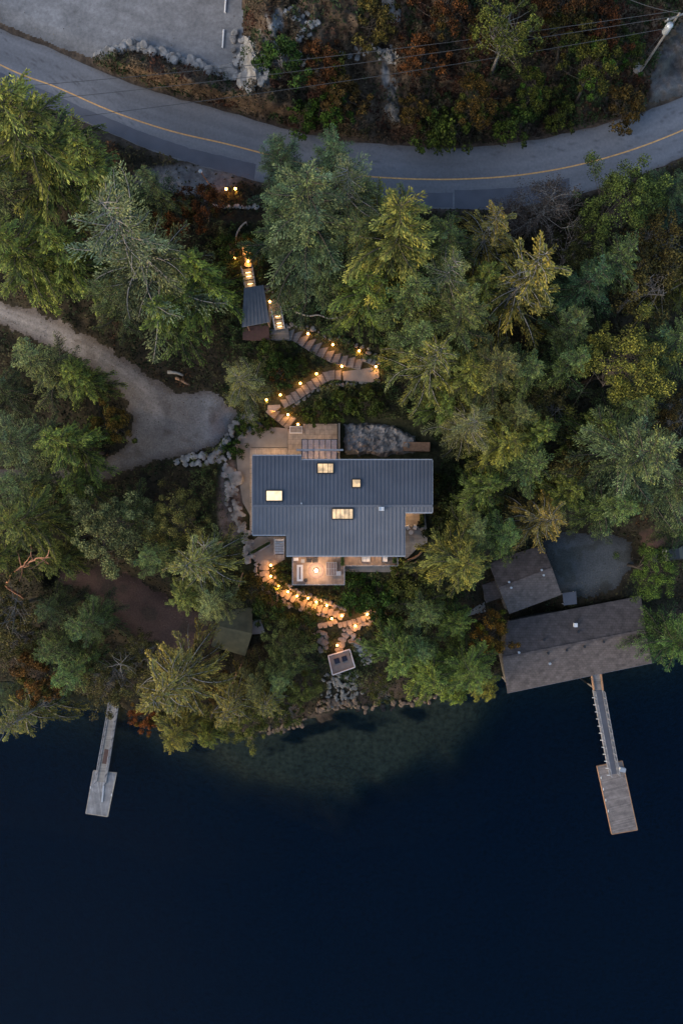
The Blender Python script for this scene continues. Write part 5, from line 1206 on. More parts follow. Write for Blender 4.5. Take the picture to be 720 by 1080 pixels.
# ------------------------------------------------------------------ stairs, stepping stones and lamps
def path_steps(name, label, pts, n, width, m, zoff=.12, riser=True, part='step', rough=False, thick=.3):
    p = resn(pts, n); o = thing(name, label, 'stairs', GS(*pts[0])); rs = random.Random(n)
    for i in range(n):
        a = W(*p[i], 0); (x0, y0), (x1, y1) = p[i], p[i + 1]; xm, ym = (x0 + x1) / 2, (y0 + y1) / 2
        c = GS(xm, ym, zoff); A = GS(x0, y0); B = GS(x1, y1); L_ = (B.xy - A.xy).length; rz = math.atan2(B.y - A.y, B.x - A.x)
        mb = MB()
        if rough:
            k = 9; top = []; 
            for j in range(k):
                t = j / k * 2 * math.pi; rr = rs.uniform(.86, 1.08); u = Vector((math.copysign(abs(math.cos(t)) ** .6, math.cos(t)) * L_ * .5 * rr, math.copysign(abs(math.sin(t)) ** .6, math.sin(t)) * width * .5 * rr, 0)); u.rotate(Matrix.Rotation(rz + rs.uniform(-.08, .08), 3, 'Z')); top.append(c + u)
            mb.prism(top, [q - Vector((0, 0, thick)) for q in top])
        else:
            def tn(k):
                q = p[min(n, k + 1)] - p[max(0, k - 1)]; q = q / np.hypot(*q); return np.array([q[1], -q[0]]) * width / ((HC - 12) / F) / 2
            zt_ = max(c.z, 0); k0, k1 = tn(i), tn(i + 1); e0, e1 = p[i], p[i + 1]; e1 = e0 + (e1 - e0) * .985
            q4 = [W(*(e0 - k0), zt_), W(*(e0 + k0), zt_), W(*(e1 + k1), zt_), W(*(e1 - k1), zt_)]
            mb.prism(q4, [v_ - Vector((0, 0, thick)) for v_ in q4])
        s = mb.build(part, M[m], o)
        if riser and not rough:
            hi = A if A.z > B.z else B; d = (B.xy - A.xy).normalized(); e_ = c + Vector((d.x, d.y, 0)) * (L_ * .5 - .05) * (1 if B.z < A.z else -1)
            ab = (q4[2], q4[3]) if B.z < A.z else (q4[0], q4[1]); ab = [v_.lerp(c, .04) + Vector((0, 0, .008)) for v_ in ab]; MB().beam(ab[0], ab[1], .1, .02).build('nosing', M['riser'], s)
    return o
path_steps('stairway', 'upper flight of grey boarded steps curving east from the shelter', [(302, 351.5), (312, 352.5), (325, 361), (340, 369.5), (355, 376.5), (370, 380), (382, 383)], 11, 1.65, 'step')
slab('stair_landing', 'grey boarded landing below the steel framed stairs', [(284, 343), (304, 344), (305, 358), (293, 358.5), (284, 358)], (zs(293, 350)) + .14, .4, 'step', cat='landing')
slab('stair_landing', 'wide grey landing at the outer bend of the boarded steps', [(360, 386.5), (366, 385.6), (384, 384.6), (391, 382), (399, 388), (399.5, 398), (393, 403), (376, 402), (362, 401)], (zs(378, 392)) + .1, .4, 'concrete', cat='landing')
path_steps('stairway', 'fan of winding steps between upper flight and outer landing', [(383, 376), (390, 378), (397, 382)], 3, 1.1, 'step', zoff=.2)
path_steps('stairway', 'lower flight of boarded steps going west from the outer landing', [(360, 393.5), (346, 394), (333, 401), (320, 409.5), (307, 418), (296, 424)], 11,1.65, 'step')
path_steps('stairway', 'last short flight of boarded steps down to the patio', [(285, 429), (291, 434.5), (299, 440.5), (308, 447.5)], 5, 1.65, 'step')
slab('stair_landing', 'small turning landing where the lower flight meets the patio steps', [(283, 424), (294, 421), (296, 429), (290, 434), (282, 431)], (zs(289, 428)) + .12, .4, 'flag', cat='landing')
path_steps('stone_steps', 'glowing stone steps descending from the house corner to the stair junction', [(279, 590), (279, 606), (287, 617), (300, 625.5), (312, 632), (325, 637), (340, 642), (352, 645.5), (362, 650.5)], 19, 1.25, 'flag', rough=True, zoff=.14)
path_steps('stone_steps', 'stone steps linking the junction with the eastern bend', [(356, 659), (366, 657), (378, 653.5), (390, 649)], 7, 1.0, 'flag', rough=True, zoff=.14)
path_steps('stone_steps', 'short glowing spur of stone steps pointing west from the junction', [(355, 654), (346, 658), (335, 659.5)], 4, .9, 'flag', rough=True, zoff=.14)
path_steps('stone_steps', 'last curve of stone steps down to the small square deck', [(385, 655), (375, 660), (366, 667), (360, 676), (357, 688)], 8, 1.15, 'flag', rough=True, zoff=.14)
path_steps('stepping_stones', 'stepping stones above the steel framed upper stairs', [(258, 258), (260, 266), (261.5, 274), (262, 282)], 4, .9, 'flag', rough=True, zoff=.12)
for lab, pts, n in (('rough stones edging the outer side of the glowing steps', [(270, 592), (271, 608), (281, 623), (297, 633), (312, 640), (328, 645), (344, 650)], 40), ('rough stones edging the house side of the glowing steps', [(288, 600), (292, 608), (302, 616), (316, 624), (332, 630), (352, 638), (366, 644)], 40), ('stones edging the eastern bend of the lower steps', [(362, 663), (378, 660), (394, 654), (398, 646), (384, 644)], 22)):
    stone_wall('stone_kerb', lab, pts, n, .26, 1.5, 'rock', cat='stone edging')
# steel framed stairs with lit treads
def lit_stairs(label, a, b, w, n, lit, z0, z1, rails=True):
    o = thing('stairway', label, 'stairs', W((a[0] + b[0]) / 2, (a[1] + b[1]) / 2, min(z0, z1) - .3))
    A = W(*a, z0); B = W(*b, z1); d = (B - A); dn = Vector((d.x, d.y, 0)).normalized(); sd = Vector((-dn.y, dn.x, 0)); rz = math.atan2(d.y, d.x)
    for k in range(n):
        c = A.lerp(B, (k + .5) / n); s = MB().box(c, (Vector((d.x, d.y)).length / n * .86, w, .06), rz).build('tread', M['concrete'], o)
        if k in lit:
            q = c + Vector((0, 0, .11)) - dn * (Vector((d.x, d.y)).length / n * .36)
            MB().box(q, (.05, w * .55, .03), rz).build('light_strip', M['treadlight'], s)
            lamp_light(c + Vector((0, 0, .3)), 1.8, o, .1)
    for s in (-1, 1):
        MB().beam(A + sd * s * (w / 2 + .04), B + sd * s * (w / 2 + .04), .07, .22).build('stringer', M['galv'], o)
        if rails:
            h = MB(); h.beam(A + sd * s * (w / 2 + .08) + Vector((0, 0, .95)), B + sd * s * (w / 2 + .08) + Vector((0, 0, .95)), .05, .05)
            for t in (.02, .5, .98): p = A.lerp(B, t) + sd * s * (w / 2 + .08); h.tube([p, p + Vector((0, 0, .93))], .022, 6)
            h.build('handrail', M['galv'], o)
    return o
def lamp_light(p, power, parent, size=.06, color=(1, .56, .2)):
    l = bpy.data.lights.new('lamp_light', 'POINT'); l.energy = power * 7; l.color = color; l.shadow_soft_size = size
    o = bpy.data.objects.new('lamp_light', l); col.objects.link(o)
    if parent is not None:
        q = parent; off = Vector((0, 0, 0))
        while q is not None: off += q.location; q = q.parent
        o.parent = parent; o.location = Vector(p) - off
    else: o.location = p
    return o
za = (zs(262, 283)) + .2; zb = (zs(264, 303)) + .3
lit_stairs('short steel framed stairs with three lit treads above the slate shelter roof', (261, 283), (264.5, 303), 1.05, 5, (1, 2, 4), za, zb)
za = (zs(292, 322)) + .3; zb = (zs(295, 346)) + .2
lit_stairs('steel framed stairs with lit treads east of the slate shelter roof', (291.5, 326), (295.5, 347.5), 1.0, 6, (2, 4, 5), za, zb)
slab('stair_landing', 'grey landing between the shelter roof and the steel framed stairs', [(283.5, 314), (292, 313), (297, 325), (287, 327), (284.5, 343), (283.5, 343)], za - .05, .3, 'step', cat='landing')
# shelter with slate roof
sh = thing('shelter', 'small shelter with a slate ribbed metal roof beside the upper stairs', 'shelter', GS(270, 322))
zr = (zs(270, 322)) + 2.9
Q = [(257.8, 303.8), (277.6, 300.6), (284, 339.6), (255.5, 345)]
rt_ = MB().prism([W(x, y, zr + (.25 if i in (0, 3) else 0)) for i, (x, y) in enumerate(Q)], [W(x, y, zr + (.25 if i in (0, 3) else 0)) - Vector((0, 0, .14)) for i, (x, y) in enumerate(Q)]).build('roof', M['shelterroof'], sh)
s_ = MB()
for k in range(8):
    t = k / 7; a = W(Q[0][0] + (Q[1][0] - Q[0][0]) * t, Q[0][1] + (Q[1][1] - Q[0][1]) * t, zr + .25 * (1 - t)) ; b = W(Q[3][0] + (Q[2][0] - Q[3][0]) * t, Q[3][1] + (Q[2][1] - Q[3][1]) * t, zr + .25 * (1 - t)); s_.beam(a + Vector((0, 0, .03)), b + Vector((0, 0, .03)), .05, .06)
s_.build('seam', M['seam'], rt_)
for x, y in ((260, 308), (276, 305), (281, 336), (259, 340)):
    p = W(x, y, zr - .14); g0 = ground_at(p.x, p.y); MB().box((p.x, p.y, (p.z + g0 - .2) / 2), (.12, .12, p.z - g0 + .2)).build('post', M['cedar'], sh)
slab('deck_platform', 'red brown timber platform at the lower side of the slate shelter', [(256, 346), (283.5, 341), (284, 358), (268, 359), (256, 358)], (zs(268, 350)) + .5, .25, 'mat_red', cat='platform')
# curved handrail at the top
hr = thing('handrail', 'curved weathered timber handrail at the head of the stairs', 'handrail', GS(256, 248))
m_ = MB(); pts = [GS(x, y, .95) for x, y in resn([(261, 238), (255, 243), (250.5, 252), (249.5, 262)], 8)]; m_.tube(pts, .09, 8); m_.build('top_rail', M['deadwood'], hr)
for i in (0, 3, 6, 8): MB().tube([pts[i] - Vector((0, 0, 1.1)), pts[i]], .05, 6).build('post', M['deadwood'], hr)
# path lamps
def path_lamp(px, py, label, power=6, h=.42, dz=.1, group='small warm path lamps along the stairs', dirx=0, diry=1, proto_=[None]):
    g0 = GS(px, py, dz)
    if proto_[0] is None:
        o = thing('path_lamp', label, 'lamp', g0, group)
        MB().lathe((0, 0, 0), [(.05, 0), (.05, .02), (.022, .04), (.022, .34)], 8).build('stem', M['frame'], o, local=True)
        MB().lathe((0, 0, .34), [(.07, 0), (.13, .03), (.13, .11), (.05, .16)], 12).build('bulb', M['bulb'], o, local=True, smooth=True)
        MB().lathe((0, 0, .5), [(.04, 0), (.04, .03)], 10).build('cap', M['frame'], o, local=True)
        l = bpy.data.lights.new('lamp_light', 'POINT'); l.energy = power * 4.5; l.color = (1, .38, .07); l.shadow_soft_size = .06
        lo = bpy.data.objects.new('lamp_light', l); col.objects.link(lo); lo.parent = o; lo.location = (0, -.36, .5)
        proto_[0] = o; return o
    o = copy_tree(proto_[0]); o['label'] = label; o.location = g0
    if power != 6:
        for ch in [c for c in col.objects if c.parent == o and c.type == 'LIGHT']: ch.data = ch.data.copy(); ch.data.energy = power * (4.6 if power > 6.5 else 13); ch.location.z = .8 if power > 6.5 else .42
    return o
LAMPS = [
 (325, 351.5, 'path lamp at the start of the upper boarded flight'), (351, 363, 'path lamp in the middle of the upper boarded flight'), (378.5, 369.5, 'path lamp at the end of the upper boarded flight before the fan steps'),
 (396, 386, 'path lamp on the outer corner of the wide landing'), (360.3, 385.6, 'path lamp on the inner edge of the wide landing'), (333.8, 393.5, 'path lamp where the lower flight bends west'),
 (317, 403.5, 'path lamp midway down the lower boarded flight'), (296, 415.5, 'path lamp near the bottom of the lower boarded flight'), (281.5, 420.8, 'dim lamp at the turning landing beside the spiky fir', 2.5),
 (288.6, 430.6, 'path lamp at the turning landing above the patio', 5), (304, 436.3, 'path lamp halfway down the patio steps'), (314.5, 446.5, 'path lamp above the small entry landing box', 7),
 (286, 595, 'first lamp of the glowing stone steps by the house corner', 8), (286, 606.5, 'second lamp of the glowing stone steps', 8), (294, 616.5, 'third lamp of the glowing stone steps, in the bend', 9),
 (304, 622.8, 'fourth lamp of the glowing stone steps, level with the round stool', 9), (313.5, 627.3, 'fifth lamp of the glowing stone steps', 7), (325, 629.6, 'sixth lamp of the glowing stone steps, south of the rug', 8),
 (333.6, 633.6, 'seventh lamp of the glowing stone steps', 9), (344.6, 637.2, 'eighth and last lamp of the glowing stone steps', 7), (349.8, 651, 'lamp beside the western spur of the stair junction', 7),
 (387, 646.6, 'lamp at the far eastern bend of the lower steps', 7), (355.5, 679, 'dim lamp above the small square deck', 4), (360.5, 648, 'lamp above the stair junction', 4), (374.5, 658.5, 'dim lamp between junction and eastern bend', 4),
]
for t in LAMPS: path_lamp(t[0], t[1] + (1.6 if t[1] < 450 else .8), t[2], power=max(6.6, (t[3] if len(t) > 3 else 6) * 3.6 * random.uniform(.55, 1.3)) if t[1] > 590 else min(6.4, (t[3] if len(t) > 3 else 6) * random.uniform(.6, 1.1)))
path_lamp(248.5, 275.6, 'bright lamp beside the stepping stones west of the lit treads', 6, dz=.5)
path_lamp(285.6, 321, 'lamp on the landing beside the slate shelter roof', 6, dz=.6)
for (x, y, lab) in ((260.5, 258.8, 'small recessed lamp at the first stepping stone'), (260.5, 266.6, 'small recessed lamp at the second stepping stone'), (262, 276.4, 'small recessed lamp at the third stepping stone')): path_lamp(x, y, lab, 2.5, dz=-.1)
path_lamp(240, 203.4, 'brighter bollard lamp on the verge by the stone kerb', 5, dz=.5)
path_lamp(249.3, 202.2, 'dimmer bollard lamp on the verge beside the brighter one', 2, dz=.3)
# glowing globe on the deck
gl_ = thing('globe_lamp', 'glowing fire bowl shaped lamp at the centre of the round rug', 'lamp', W(333.4, 601.6, 9.92))
MB().lathe((0, 0, 0), [(.2, 0), (.26, .12), (.3, .22)], 18).build('bowl', M['frame'], gl_, local=True); MB().lathe((0, 0, .22), [(.24, 0), (.22, .1), (.14, .19), (.03, .23)], 18).build('bulb', M['bulbsoft'], gl_, local=True, smooth=True)
l = lamp_light(W(333.4, 601.6, 9.92) + Vector((0, 0, 1.0)), 55, gl_, .15, (1, .6, .32))
# wall lights under the eaves (small sconces)
def sconce(px, py, z, dx, dy, power, label):
    p = HB(px, py, z) + Vector((dx, dy, 0)) * .1; o = thing('wall_lamp', label, 'lamp', p); MB().box((0, 0, 0), (.12, .12, .2)).build('housing', M['frame'], o, local=True); MB().box((0, 0, -.12), (.09, .09, .04)).build('bulb', M['bulb'], o, local=True)
    lamp_light(p + Vector((dx, dy, 0)) * .3 + Vector((0, 0, -.3)), power, o, .08, (1, .56, .24))
sconce(283, 484.5, 11.6, 0, 1, 40, 'wall lamp by the entry door on the north wall under the eave')
sconce(270, 500, 11.4, -1, 0, 14, 'wall lamp on the west wall nearer the patio')
sconce(270, 545, 11.4, -1, 0, 14, 'wall lamp on the west wall nearer the steel stairs')
sconce(335, 488, 11.6, 0, 1, 60, 'wall lamp under the glass canopy')
sconce(375, 582.5, 11.9, 0, -1, 16, 'wall lamp above the three seat outdoor sofa')
sconce(398, 582.5, 11.9, 0, -1, 16, 'wall lamp between the two outdoor sofas')
sconce(318, 582.5, 11.9, 0, -1, 14, 'wall lamp above the dark armchairs of the rosy deck')
sconce(435, 537.5, 11.6, 0, -1, 20, 'wall lamp above the corner deck chairs')
sconce(292, 560.5, 11.6, 0, -1, 8, 'wall lamp above the steel grate stairs')
# small square deck by the beach
sd_ = thing('viewing_deck', 'small square white rimmed deck with two dark panels above the beach', 'deck', W(359, 698, 3.5))
zd = (zs(358, 690)) + .55
Q = [(346, 691.6), (368.6, 684.8), (374.2, 703.6), (350.6, 712)]
MB().prism([W(x, y, zd) for x, y in Q], [W(x, y, zd - .25) for x, y in Q]).build('floor', M['concrete'], sd_)
for x, y in Q:
    p = W(x, y, zd - .25); p = p.lerp(W(360, 698, zd - .25), .15); g0 = ground_at(p.x, p.y); MB().tube([(p.x, p.y, min(g0, zd - .6) - .2), p], .09, 8).build('post', M['cedar'], sd_)
r_ = MB()
for i in range(4): r_.beam(W(*Q[i], zd + .08), W(*Q[(i + 1) % 4], zd + .08), .13, .16)
r_.build('rim', M['white'], sd_)
for (x, y) in ((355.2, 697), (363.2, 694.6)):
    s = thing('seat_cushion', 'square dark hatch panel on the small deck, ' + ('western one' if x < 360 else 'eastern one'), 'panel', W(x, y, zd + .004), None, R(17)); MB().box((0, 0, .04), (.62, .62, .08)).build('panel', M['solar'], s, local=True); MB().box((0, 0, .02), (.7, .7, .04)).build('rim', M['frame'], s, local=True)

# ------------------------------------------------------------------ shingled buildings by the lake
def gable(name, label, cat, ridge, south, north, zr, zs, zn, m, zfloor, th=.18, wallm='wall', cap=True, inset=.93):
    """ridge: 2 plan points, south / north : eave plan points (2 each, same west-east order)"""
    cx_ = sum(p[0] for p in ridge + south + north) / 6; cy_ = sum(p[1] for p in ridge + south + north) / 6
    o = thing(name, label, cat, W(cx_, cy_, zfloor))
    r0, r1 = [W(*p, zr) for p in ridge]; s0, s1 = [W(*p, zs) for p in south]; n0, n1 = [W(*p, zn) for p in north]
    up = Vector((0, 0, th))
    for q in ((r0, s0, s1, r1), (r0, n0, n1, r1)):
        MB().prism([p for p in q], [p - up for p in q]).build('roof', M[m], o)
    if cap: MB().beam(r0 + Vector((0, 0, .02)), r1 + Vector((0, 0, .02)), .3, .05).build('ridge_cap', M['shingle'], o)
    c = (r0 + r1 + s0 + s1 + n0 + n1) / 6
    def ins(p): q = c + (p - c) * inset; return q
    R0, R1, S0, S1_, N0, N1_ = [ins(p) for p in (r0, r1, s0, s1, n0, n1)]
    loop = [S0, S1_, R1, N1_, N0, R0]
    zt = [zs, zs, zr, zn, zn, zr]
    top = [Vector((p.x, p.y, z - th - .12 - (.0 if z == zr else -.0))) for p, z in zip(loop, zt)]
    bot = [Vector((p.x, p.y, zfloor)) for p in loop]
    n = 6; mb = MB(); a = sum(top[i].x * top[(i + 1) % n].y - top[(i + 1) % n].x * top[i].y for i in range(n))
    mb.prism(top, bot); mb.build('wall', M[wallm], o)
    return o, (r0, r1, s0, s1, n0, n1)
bh, (r0, r1, s0, s1, n0, n1) = gable('boathouse', 'long brown shingled boathouse standing over the water at the shore', 'boathouse', [(529.5, 694), (680.3, 664.6)], [(535, 731), (687.3, 699.3)], [(535.5, 655), (675.2, 628.6)], 7.0, 5.2, 5.2, 'shingle', .9)
def on_roof(x, y, r0, r1, s0, s1, zr, zs):
    # height of the sloping plane at a plan position (iterate)
    z = (zr + zs) / 2
    for i in range(8):
        p = W(x, y, z); d = (r1 - r0).xy.normalized(); nn = Vector((-d.y, d.x)); dist = abs((p.xy - r0.xy).dot(nn)); tot = abs((s0.xy - r0.xy).dot(nn)); z = zr + (zs - zr) * min(1, dist / tot)
    return W(x, y, z)
for (x, y, k) in ((605.6, 658.8, 2), (608.6, 666, 1), (572.6, 674.6, 1), (546.2, 687.6, 0)):
    p = on_roof(x, y, r0, r1, n0, n1, 7.0, 5.2)
    if k == 2: v = MB().box(p + Vector((0, 0, .25)), (.42, .5, .45)).build('roof_vent', M['white'], bh)
    else: MB().lathe(p, [(.1, -.1), (.1, .3), (.16, .31), (.16, .38)], 10).build('vent_pipe', M['galv' if k == 0 else 'frame'], bh)
for (x, y, k) in ((577, 688.6, 1), (596.4, 685.4, 1), (615, 681.6, 1), (635.2, 676.4, 1), (578.6, 699.4, 2)):
    p = on_roof(x, y, r0, r1, s0, s1, 7.0, 5.2); MB().lathe(p, [(.1, -.1), (.1, .3), (.17, .31), (.17, .38)], 10).build('vent_pipe', M['galv' if k == 2 else 'frame'], bh)
for t in (0, .2, .4, .6, .8, 1):
    for c in ((s0, s1),):
        p = (c[0].lerp(c[1], .03 + .94 * t)); p = Vector((p.x, p.y + .7, 0)); MB().tube([(p.x, p.y, -4), (p.x, p.y, 1)], .14, 8).build('piling', M['greybark'], bh)
MB().beam(s0 + Vector((0, 0, -.12)), s1 + Vector((0, 0, -.12)), .1, .16).build('gutter', M['seam'], bh)
for f_ in (.15, .4, .62, .85):
    p = s0.lerp(s1, f_) + Vector((0, .55, -2.2)); d = (s1 - s0); fo = MB().box(p, (1.8, .1, 1.4), math.atan2(d.y, d.x)).build('window', M['white'], bh); MB().box(p + Vector((0, -.04, 0)), (1.6, .06, 1.2), math.atan2(d.y, d.x)).build('pane', M['darkglass'], fo)
cb, (c0, c1, cs0, cs1, cn0, cn1) = gable('cabin', 'small brown shingled cabin behind the boathouse beside the gravel yard', 'cabin', [(525.8, 620.6), (581.8, 599.4)], [(536.8, 647.6), (591.8, 627.2)], [(514, 592), (572, 575)], 8.4, 7.0, 6.6, 'shingle', 3.2)
for (x, y, k) in ((535.8, 613.6, 1), (570, 601, 1)):
    p = on_roof(x, y, c0, c1, cn0, cn1, 8.4, 6.6); MB().lathe(p, [(.09, -.1), (.09, .28), (.14, .29), (.14, .36)], 10).build('vent_pipe', M['galv'], cb)
for (x, y, k) in ((538, 619.6, 1), (572.2, 606.4, 1)):
    p = on_roof(x, y, c0, c1, cs0, cs1, 8.4, 7.0); MB().lathe(p, [(.09, -.1), (.09, .28), (.14, .29), (.14, .36)], 10).build('vent_pipe', M['galv'], cb)
ax = thing('shed', 'narrow lean to shed attached at the west side of the small cabin', 'shed', W(516, 624, 3.2))
AQ = [(508, 617), (524, 611.5), (529, 630), (512, 636)]
MB().prism([W(x, y, 5.8) for x, y in AQ], [W(x, y, 5.6) for x, y in AQ]).build('roof', M['shingle'], ax); c = W(518.5, 624, 5.6)
MB().prism([(c + (W(x, y, 5.6) - c) * .88) - Vector((0, 0, .02)) for x, y in AQ], [(c + (W(x, y, 5.6) - c) * .88) - Vector((0, 0, 2.7)) for x, y in AQ]).build('wall', M['wall'], ax)
tag(slab('porch_step', 'grey stone slab west of the lean to shed', [(489, 636), (510, 632), (512, 645), (492, 650)], 4.2, .3, 'concrete', cat='slab'), kind=None)
bx_ = thing('entry_porch', 'small grey porch roof between the gravel yard and the boathouse', 'porch', W(600, 631, 3.0))
EQ = [(592.6, 625.6), (607, 623.6), (608, 637), (594, 638.6)]
MB().prism([W(x, y, 5.0) for x, y in EQ], [W(x, y, 4.85) for x, y in EQ]).build('roof', M['newasphalt'], bx_)
for x, y in EQ: p = W(x, y, 4.85).lerp(W(600, 631, 4.85), .15); MB().tube([(p.x, p.y, 1.8), p], .06, 6).build('post', M['white'], bx_)
mc, _q = gable('mossy_cabin', 'cabin with a mossy olive roof half hidden by the pale fir', 'cabin', [(229, 660), (266, 668)], [(222.5, 681.5), (258.6, 692)], [(234, 638), (266, 641)], 8.6, 7.2, 7.6, 'olive', 4.4, cap=False)
px_ = thing('log_bin', 'small grey lean to against the east side of the mossy cabin', 'lean-to', W(271, 661, 5)); MB().prism([W(x, y, 7) for x, y in ((266, 654), (275, 653.5), (280, 668), (266, 669))], [W(x, y, 6.85) for x, y in ((266, 654), (275, 653.5), (280, 668), (266, 669))]).build('roof', M['concrete'], px_)
for x, y in ((274, 656), (278, 667)): p = W(x, y, 6.85); MB().tube([(p.x, p.y, ground_at(p.x, p.y) - .3), p], .07, 6).build('post', M['cedar'], px_)

# ------------------------------------------------------------------ docks
def gangway(label, L0, L1, R0_, R1_, z0, z1, posts, m='greydeck', posto=False, h=.95, railm='rail'):
    o = thing('gangway', label, 'gangway', W((L0[0] + R1_[0]) / 2, (L0[1] + R1_[1]) / 2, .3))
    a0, a1, b0, b1 = W(*L0, z0), W(*L1, z1), W(*R0_, z0), W(*R1_, z1)
    MB().prism([a0, b0, b1, a1], [p - Vector((0, 0, .12)) for p in (a0, b0, b1, a1)]).build('walkway', M[m], o)
    for p, q, s in ((a0, a1, -1), (b0, b1, 1)):
        MB().beam(p - Vector((0, 0, .05)), q - Vector((0, 0, .05)), .1, .3).build('side_beam', M[railm], o)
        h_ = MB(); h_.beam(p + Vector((0, 0, h)), q + Vector((0, 0, h)), .09, .06); h_.beam(p + Vector((0, 0, h * .5)), q + Vector((0, 0, h * .5)), .05, .05)
        for k in range(posts + 1): c = p.lerp(q, k / posts); h_.box(c + Vector((0, 0, h / 2)), (.07, .07, h))
        h_.build('handrail', M[railm], o)
        if posto and s < 0:
            for k in range(1, posts + 1): c = p.lerp(q, k / posts) + Vector((-.22, 0, .2)); MB().box(c, (.35, .07, .07)).build('bracket', M['white'], o)
    return o
tag(gangway('long white railed gangway from the boathouse to its float', (625, 728), (642, 817), (634.6, 728), (650.6, 816), 1.55, .62, 12, posto=True, m='newasphalt'))
o = thing('pier', 'short pier with orange brown side boards at the boathouse wall', 'pier', W(628, 720, 1.2))
PQ = [(621.5, 706), (632, 704), (635.5, 728.5), (624.6, 728.5)]
MB().prism([W(x, y, 1.5) for x, y in PQ], [W(x, y, 1.3) for x, y in PQ]).build('floor', M['greydeck'], o)
for (a, b) in (((622.8, 708), (626, 728)), ((632.4, 706), (635.4, 728))): MB().beam(W(*a, 1.66), W(*b, 1.66), .16, .3).build('side_board', M['cedar'], o)
for x, y in ((624, 724), (635, 724)): p = W(x, y, 1.4); MB().tube([(p.x, p.y, -5), p], .12, 8).build('piling', M['greybark'], o)
def float_dock(label, Q, z, m, rimm, cleats, rot):
    o = thing('floating_dock', label, 'dock', W(*Q[0], .1))
    MB().prism([W(x, y, z) for x, y in Q], [W(x, y, z - .14) for x, y in Q]).build('deck_boards', M[m], o)
    c = W(sum(p[0] for p in Q) / 4, sum(p[1] for p in Q) / 4, z - .14)
    MB().prism([c + (W(x, y, z - .14) - c) * .95 for x, y in Q], [c + (W(x, y, z - .14) - c) * .95 - Vector((0, 0, .6)) for x, y in Q]).build('float', M['dark'], o)
    for i in range(4): MB().beam(W(*Q[i], z - .08), W(*Q[(i + 1) % 4], z - .08), .1, .2).build('edge_board', M[rimm], o)
    for x, y in cleats: p = W(x, y, z); q = MB(); q.box(p + Vector((0, 0, .05)), (.06, .1, .1)); q.box(p + Vector((0, 0, .11)), (.07, .34, .05)); q.build('cleat', M['white'], o)
    return o
M['floatb'] = plank_mat('brown_grey_dock_boards', (.14, .115, .108), (.2, .165, .152), width=.16, rot=R(-14), length=6)
M['floata'] = plank_mat('silver_dock_boards', (.15, .15, .165), (.23, .225, .235), width=.2, rot=R(82), length=6)
float_dock('brown grey floating dock at the end of the long railed gangway', [(628.9, 808), (655.5, 802.4), (671.4, 875), (644.6, 879.6)], .6, 'floatb', 'cedar', [(633, 820), (635.6, 832), (638, 843.6), (640.6, 855)], 0)
bx2 = thing('dock_box', 'small white storage box on the brown grey floating dock', 'box', W(655, 811, .61), None, R(-12)); MB().box((0, 0, .2), (.75, .5, .4)).build('body', M['white'], bx2, local=True); MB().box((0, 0, .42), (.8, .54, .05)).build('lid', M['trimlight'], bx2, local=True)
float_dock('silver grey floating dock at the end of the narrow gangway', [(99, 812.6), (123.2, 815), (113.8, 861), (91, 857.6)], .6, 'floata', 'deadwood', [(96, 830), (118, 838)], 0)
gangway('narrow gangway with pale rails leading out from under the alder', (117.5, 738), (102.2, 824), (125.5, 741), (111.8, 826), 1.5, .62, 9)
mm_ = MB(); a = W(113.4, 795, 1.0); tag(MB().box(W(112, 798, .995), (.7, 2.0, .03), R(-10)).build('floor_mat', M['mat_red']), 'dull red mat lying on the narrow gangway', 'mat')
o = thing('dock_plank', 'long pale plank lying across the silver grey floating dock', 'plank', W(108, 836, .62)); MB().beam(W(109.8, 825, .66), W(107.8, 846, .66), .22, .05).build('board', M['trimlight'], o)

# ------------------------------------------------------------------ roadside poles, cables, car
PB = W(677, 63, 20); g0 = ground_at(PB.x, PB.y); top = Vector((PB.x, PB.y, 28.2))
pl = thing('utility_pole', 'wooden utility pole with crossarm and a white transformer above the dirt track', 'utility pole', (PB.x, PB.y, g0 - .3))
bx0 = W(716, 14, 28.2); PBx, PBy = bx0.x, bx0.y
pl.location = (PBx, PBy, ground_at(PBx, PBy) - .3); top = Vector((PBx, PBy, 28.2))
MB().tube([pl.location, top], [.15, .1], 10).build('pole', M['greybark'], pl)
MB().beam(top + Vector((-1.2, -.5, -.4)), top + Vector((1.2, .5, -.4)), .14, .14).build('crossarm', M['greybark'], pl)
MB().lathe(top + Vector((-.5, -.5, -1.9)), [(.3, 0), (.34, .05), (.34, 1.0), (.3, 1.1), (.1, 1.2)], 16).build('transformer', M['galv'], pl, smooth=True)
for k in (-1, 0, 1): MB().lathe(top + Vector((k, k * .42, -.32)), [(.06, 0), (.09, .1), (.05, .2)], 8).build('insulator', M['galv'], pl)
def cable(label, a, b, sag, r=.03):
    pts = [a.lerp(b, i / 24) - Vector((0, 0, sag * 4 * (i / 24) * (1 - i / 24))) for i in range(25)]
    tag(MB().tube(pts, r, 5).build('cable', M['cable']), label, 'cable')
for i, (e0, e1, lab) in enumerate([((-30, 95, 27), (714, 11, 28), 'uppermost overhead cable crossing the bank'), ((-30, 112, 27), (712, 17, 28), 'middle overhead cable crossing the bank'), ((-30, 136, 26.4), (713, 28, 27), 'lowest overhead cable crossing above the road edge')]):
    cable(lab, W(*e0), W(*e1), 1.0, .024)
cable('guy wire running from the utility pole down to the boulder', W(716, 14, 27.8), G(672, 66), .0, .025)
cable('cable leaving the utility pole toward the top edge of the picture', W(716, 14, 27.8), W(640, -12, 27), .4)
lp = thing('sign_post', 'thin leaning post with a small round head beside the road', 'post', GS(228, 205))
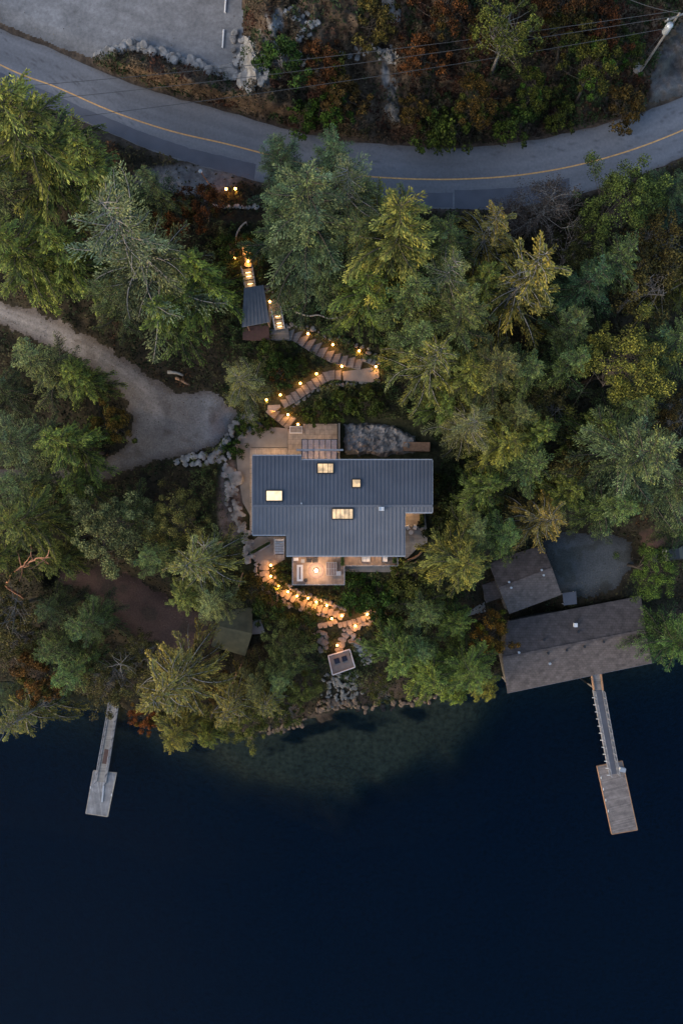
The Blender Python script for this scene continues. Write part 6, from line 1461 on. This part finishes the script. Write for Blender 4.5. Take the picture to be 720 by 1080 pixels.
A = GS(228, 205); B = W(211.5, 181, A.z + 3.6); MB().tube([A, B], .055, 8).build('post', M['cedar'], lp); MB().lathe(B - Vector((0, 0, .1)), [(.1, 0), (.2, .08), (.2, .2), (.08, .3)], 12).build('lamp_head', M['galv'], lp)
for lab, a, b in (('pale pipe lying at the top of the parking lot', (238.6, 0), (237.6, 14)), ('second pale pipe lying below the first in the parking lot', (236.4, 32), (235, 51))):
    tag(MB().tube([G(*a, .1), G(*b, .1)], .1, 8).build('pipe', M['white']), lab, 'pipe')
# car parked in the shade of the dark lane
car = thing('parked_car', 'dark car parked in the shade of the lane by the picture edge', 'car', G(703, 584, .02), None, R(8))
bd = MB(); prof = [(-2.2, .35), (-2.25, .7), (-1.9, .85), (-1.1, .95), (-.6, 1.4), (.9, 1.42), (1.6, .98), (2.15, .9), (2.25, .6), (2.2, .35)]
tp = [Vector((x, .85 if z < 1 else .66, z)) for x, z in prof]; bt = [Vector((x, -.85 if z < 1 else -.66, z)) for x, z in prof]; n = len(prof)
bd.add(tp + bt, [tuple(range(n)), tuple(range(2 * n - 1, n - 1, -1))] + [(i, i + n, (i + 1) % n + n, (i + 1) % n) for i in range(n)]); bd.build('body', M['frame'], car, local=True)
MB().add([(-1.06, -.62, .99), (-1.06, .62, .99), (-.62, .56, 1.39), (-.62, -.56, 1.39)], [(0, 3, 2, 1)]).build('windscreen', M['darkglass'], car, local=True)
for sx in (-1.35, 1.35):
    for sy in (-1, 1): w_ = MB(); w_.tube([(sx, sy * .68, .32), (sx, sy * .88, .32)], .32, 14); wo = w_.build('wheel', M['dark'], car, local=True)

# ------------------------------------------------------------------ camera, sky and sun
cam = bpy.data.cameras.new('camera'); co = bpy.data.objects.new('camera', cam); col.objects.link(co); co.location = (0, 0, HC)
cam.sensor_fit = 'VERTICAL'; cam.sensor_height = 36; cam.lens = 24; cam.clip_end = 6000; cam.clip_start = 1; sc.camera = co
wd = bpy.data.worlds.new('World'); sc.world = wd; wd.use_nodes = True; nt = wd.node_tree; bg = nt.nodes['Background']
sky = nt.nodes.new('ShaderNodeTexSky'); sky.sky_type = 'NISHITA'; sky.sun_disc = False
EL, AZ = 14.0, 246.0
sky.sun_elevation = R(EL); sky.sun_rotation = R(AZ); sky.altitude = 200; sky.air_density = 1.0; sky.dust_density = 2.0; sky.ozone_density = 1.2
nt.links.new(sky.outputs[0], bg.inputs[0]); bg.inputs[1].default_value = SKY_STRENGTH = .40
sl = bpy.data.lights.new('sun', 'SUN'); sl.energy = 1.45; sl.angle = R(35); sl.color = (1, .88, .72)
so = bpy.data.objects.new('sun', sl); col.objects.link(so); so.location = (0, 0, 120)
dirv = Vector((math.sin(R(AZ)) * math.cos(R(30)), math.cos(R(AZ)) * math.cos(R(30)), math.sin(R(30))))
so.rotation_euler = dirv.to_track_quat('Z', 'Y').to_euler()
sc.view_settings.view_transform = 'Standard'; sc.view_settings.look = 'None'; sc.view_settings.exposure = 0
sc.cycles.use_denoising = True; sc.cycles.max_bounces = 5; sc.cycles.transparent_max_bounces = 8; sc.cycles.sample_clamp_indirect = 4
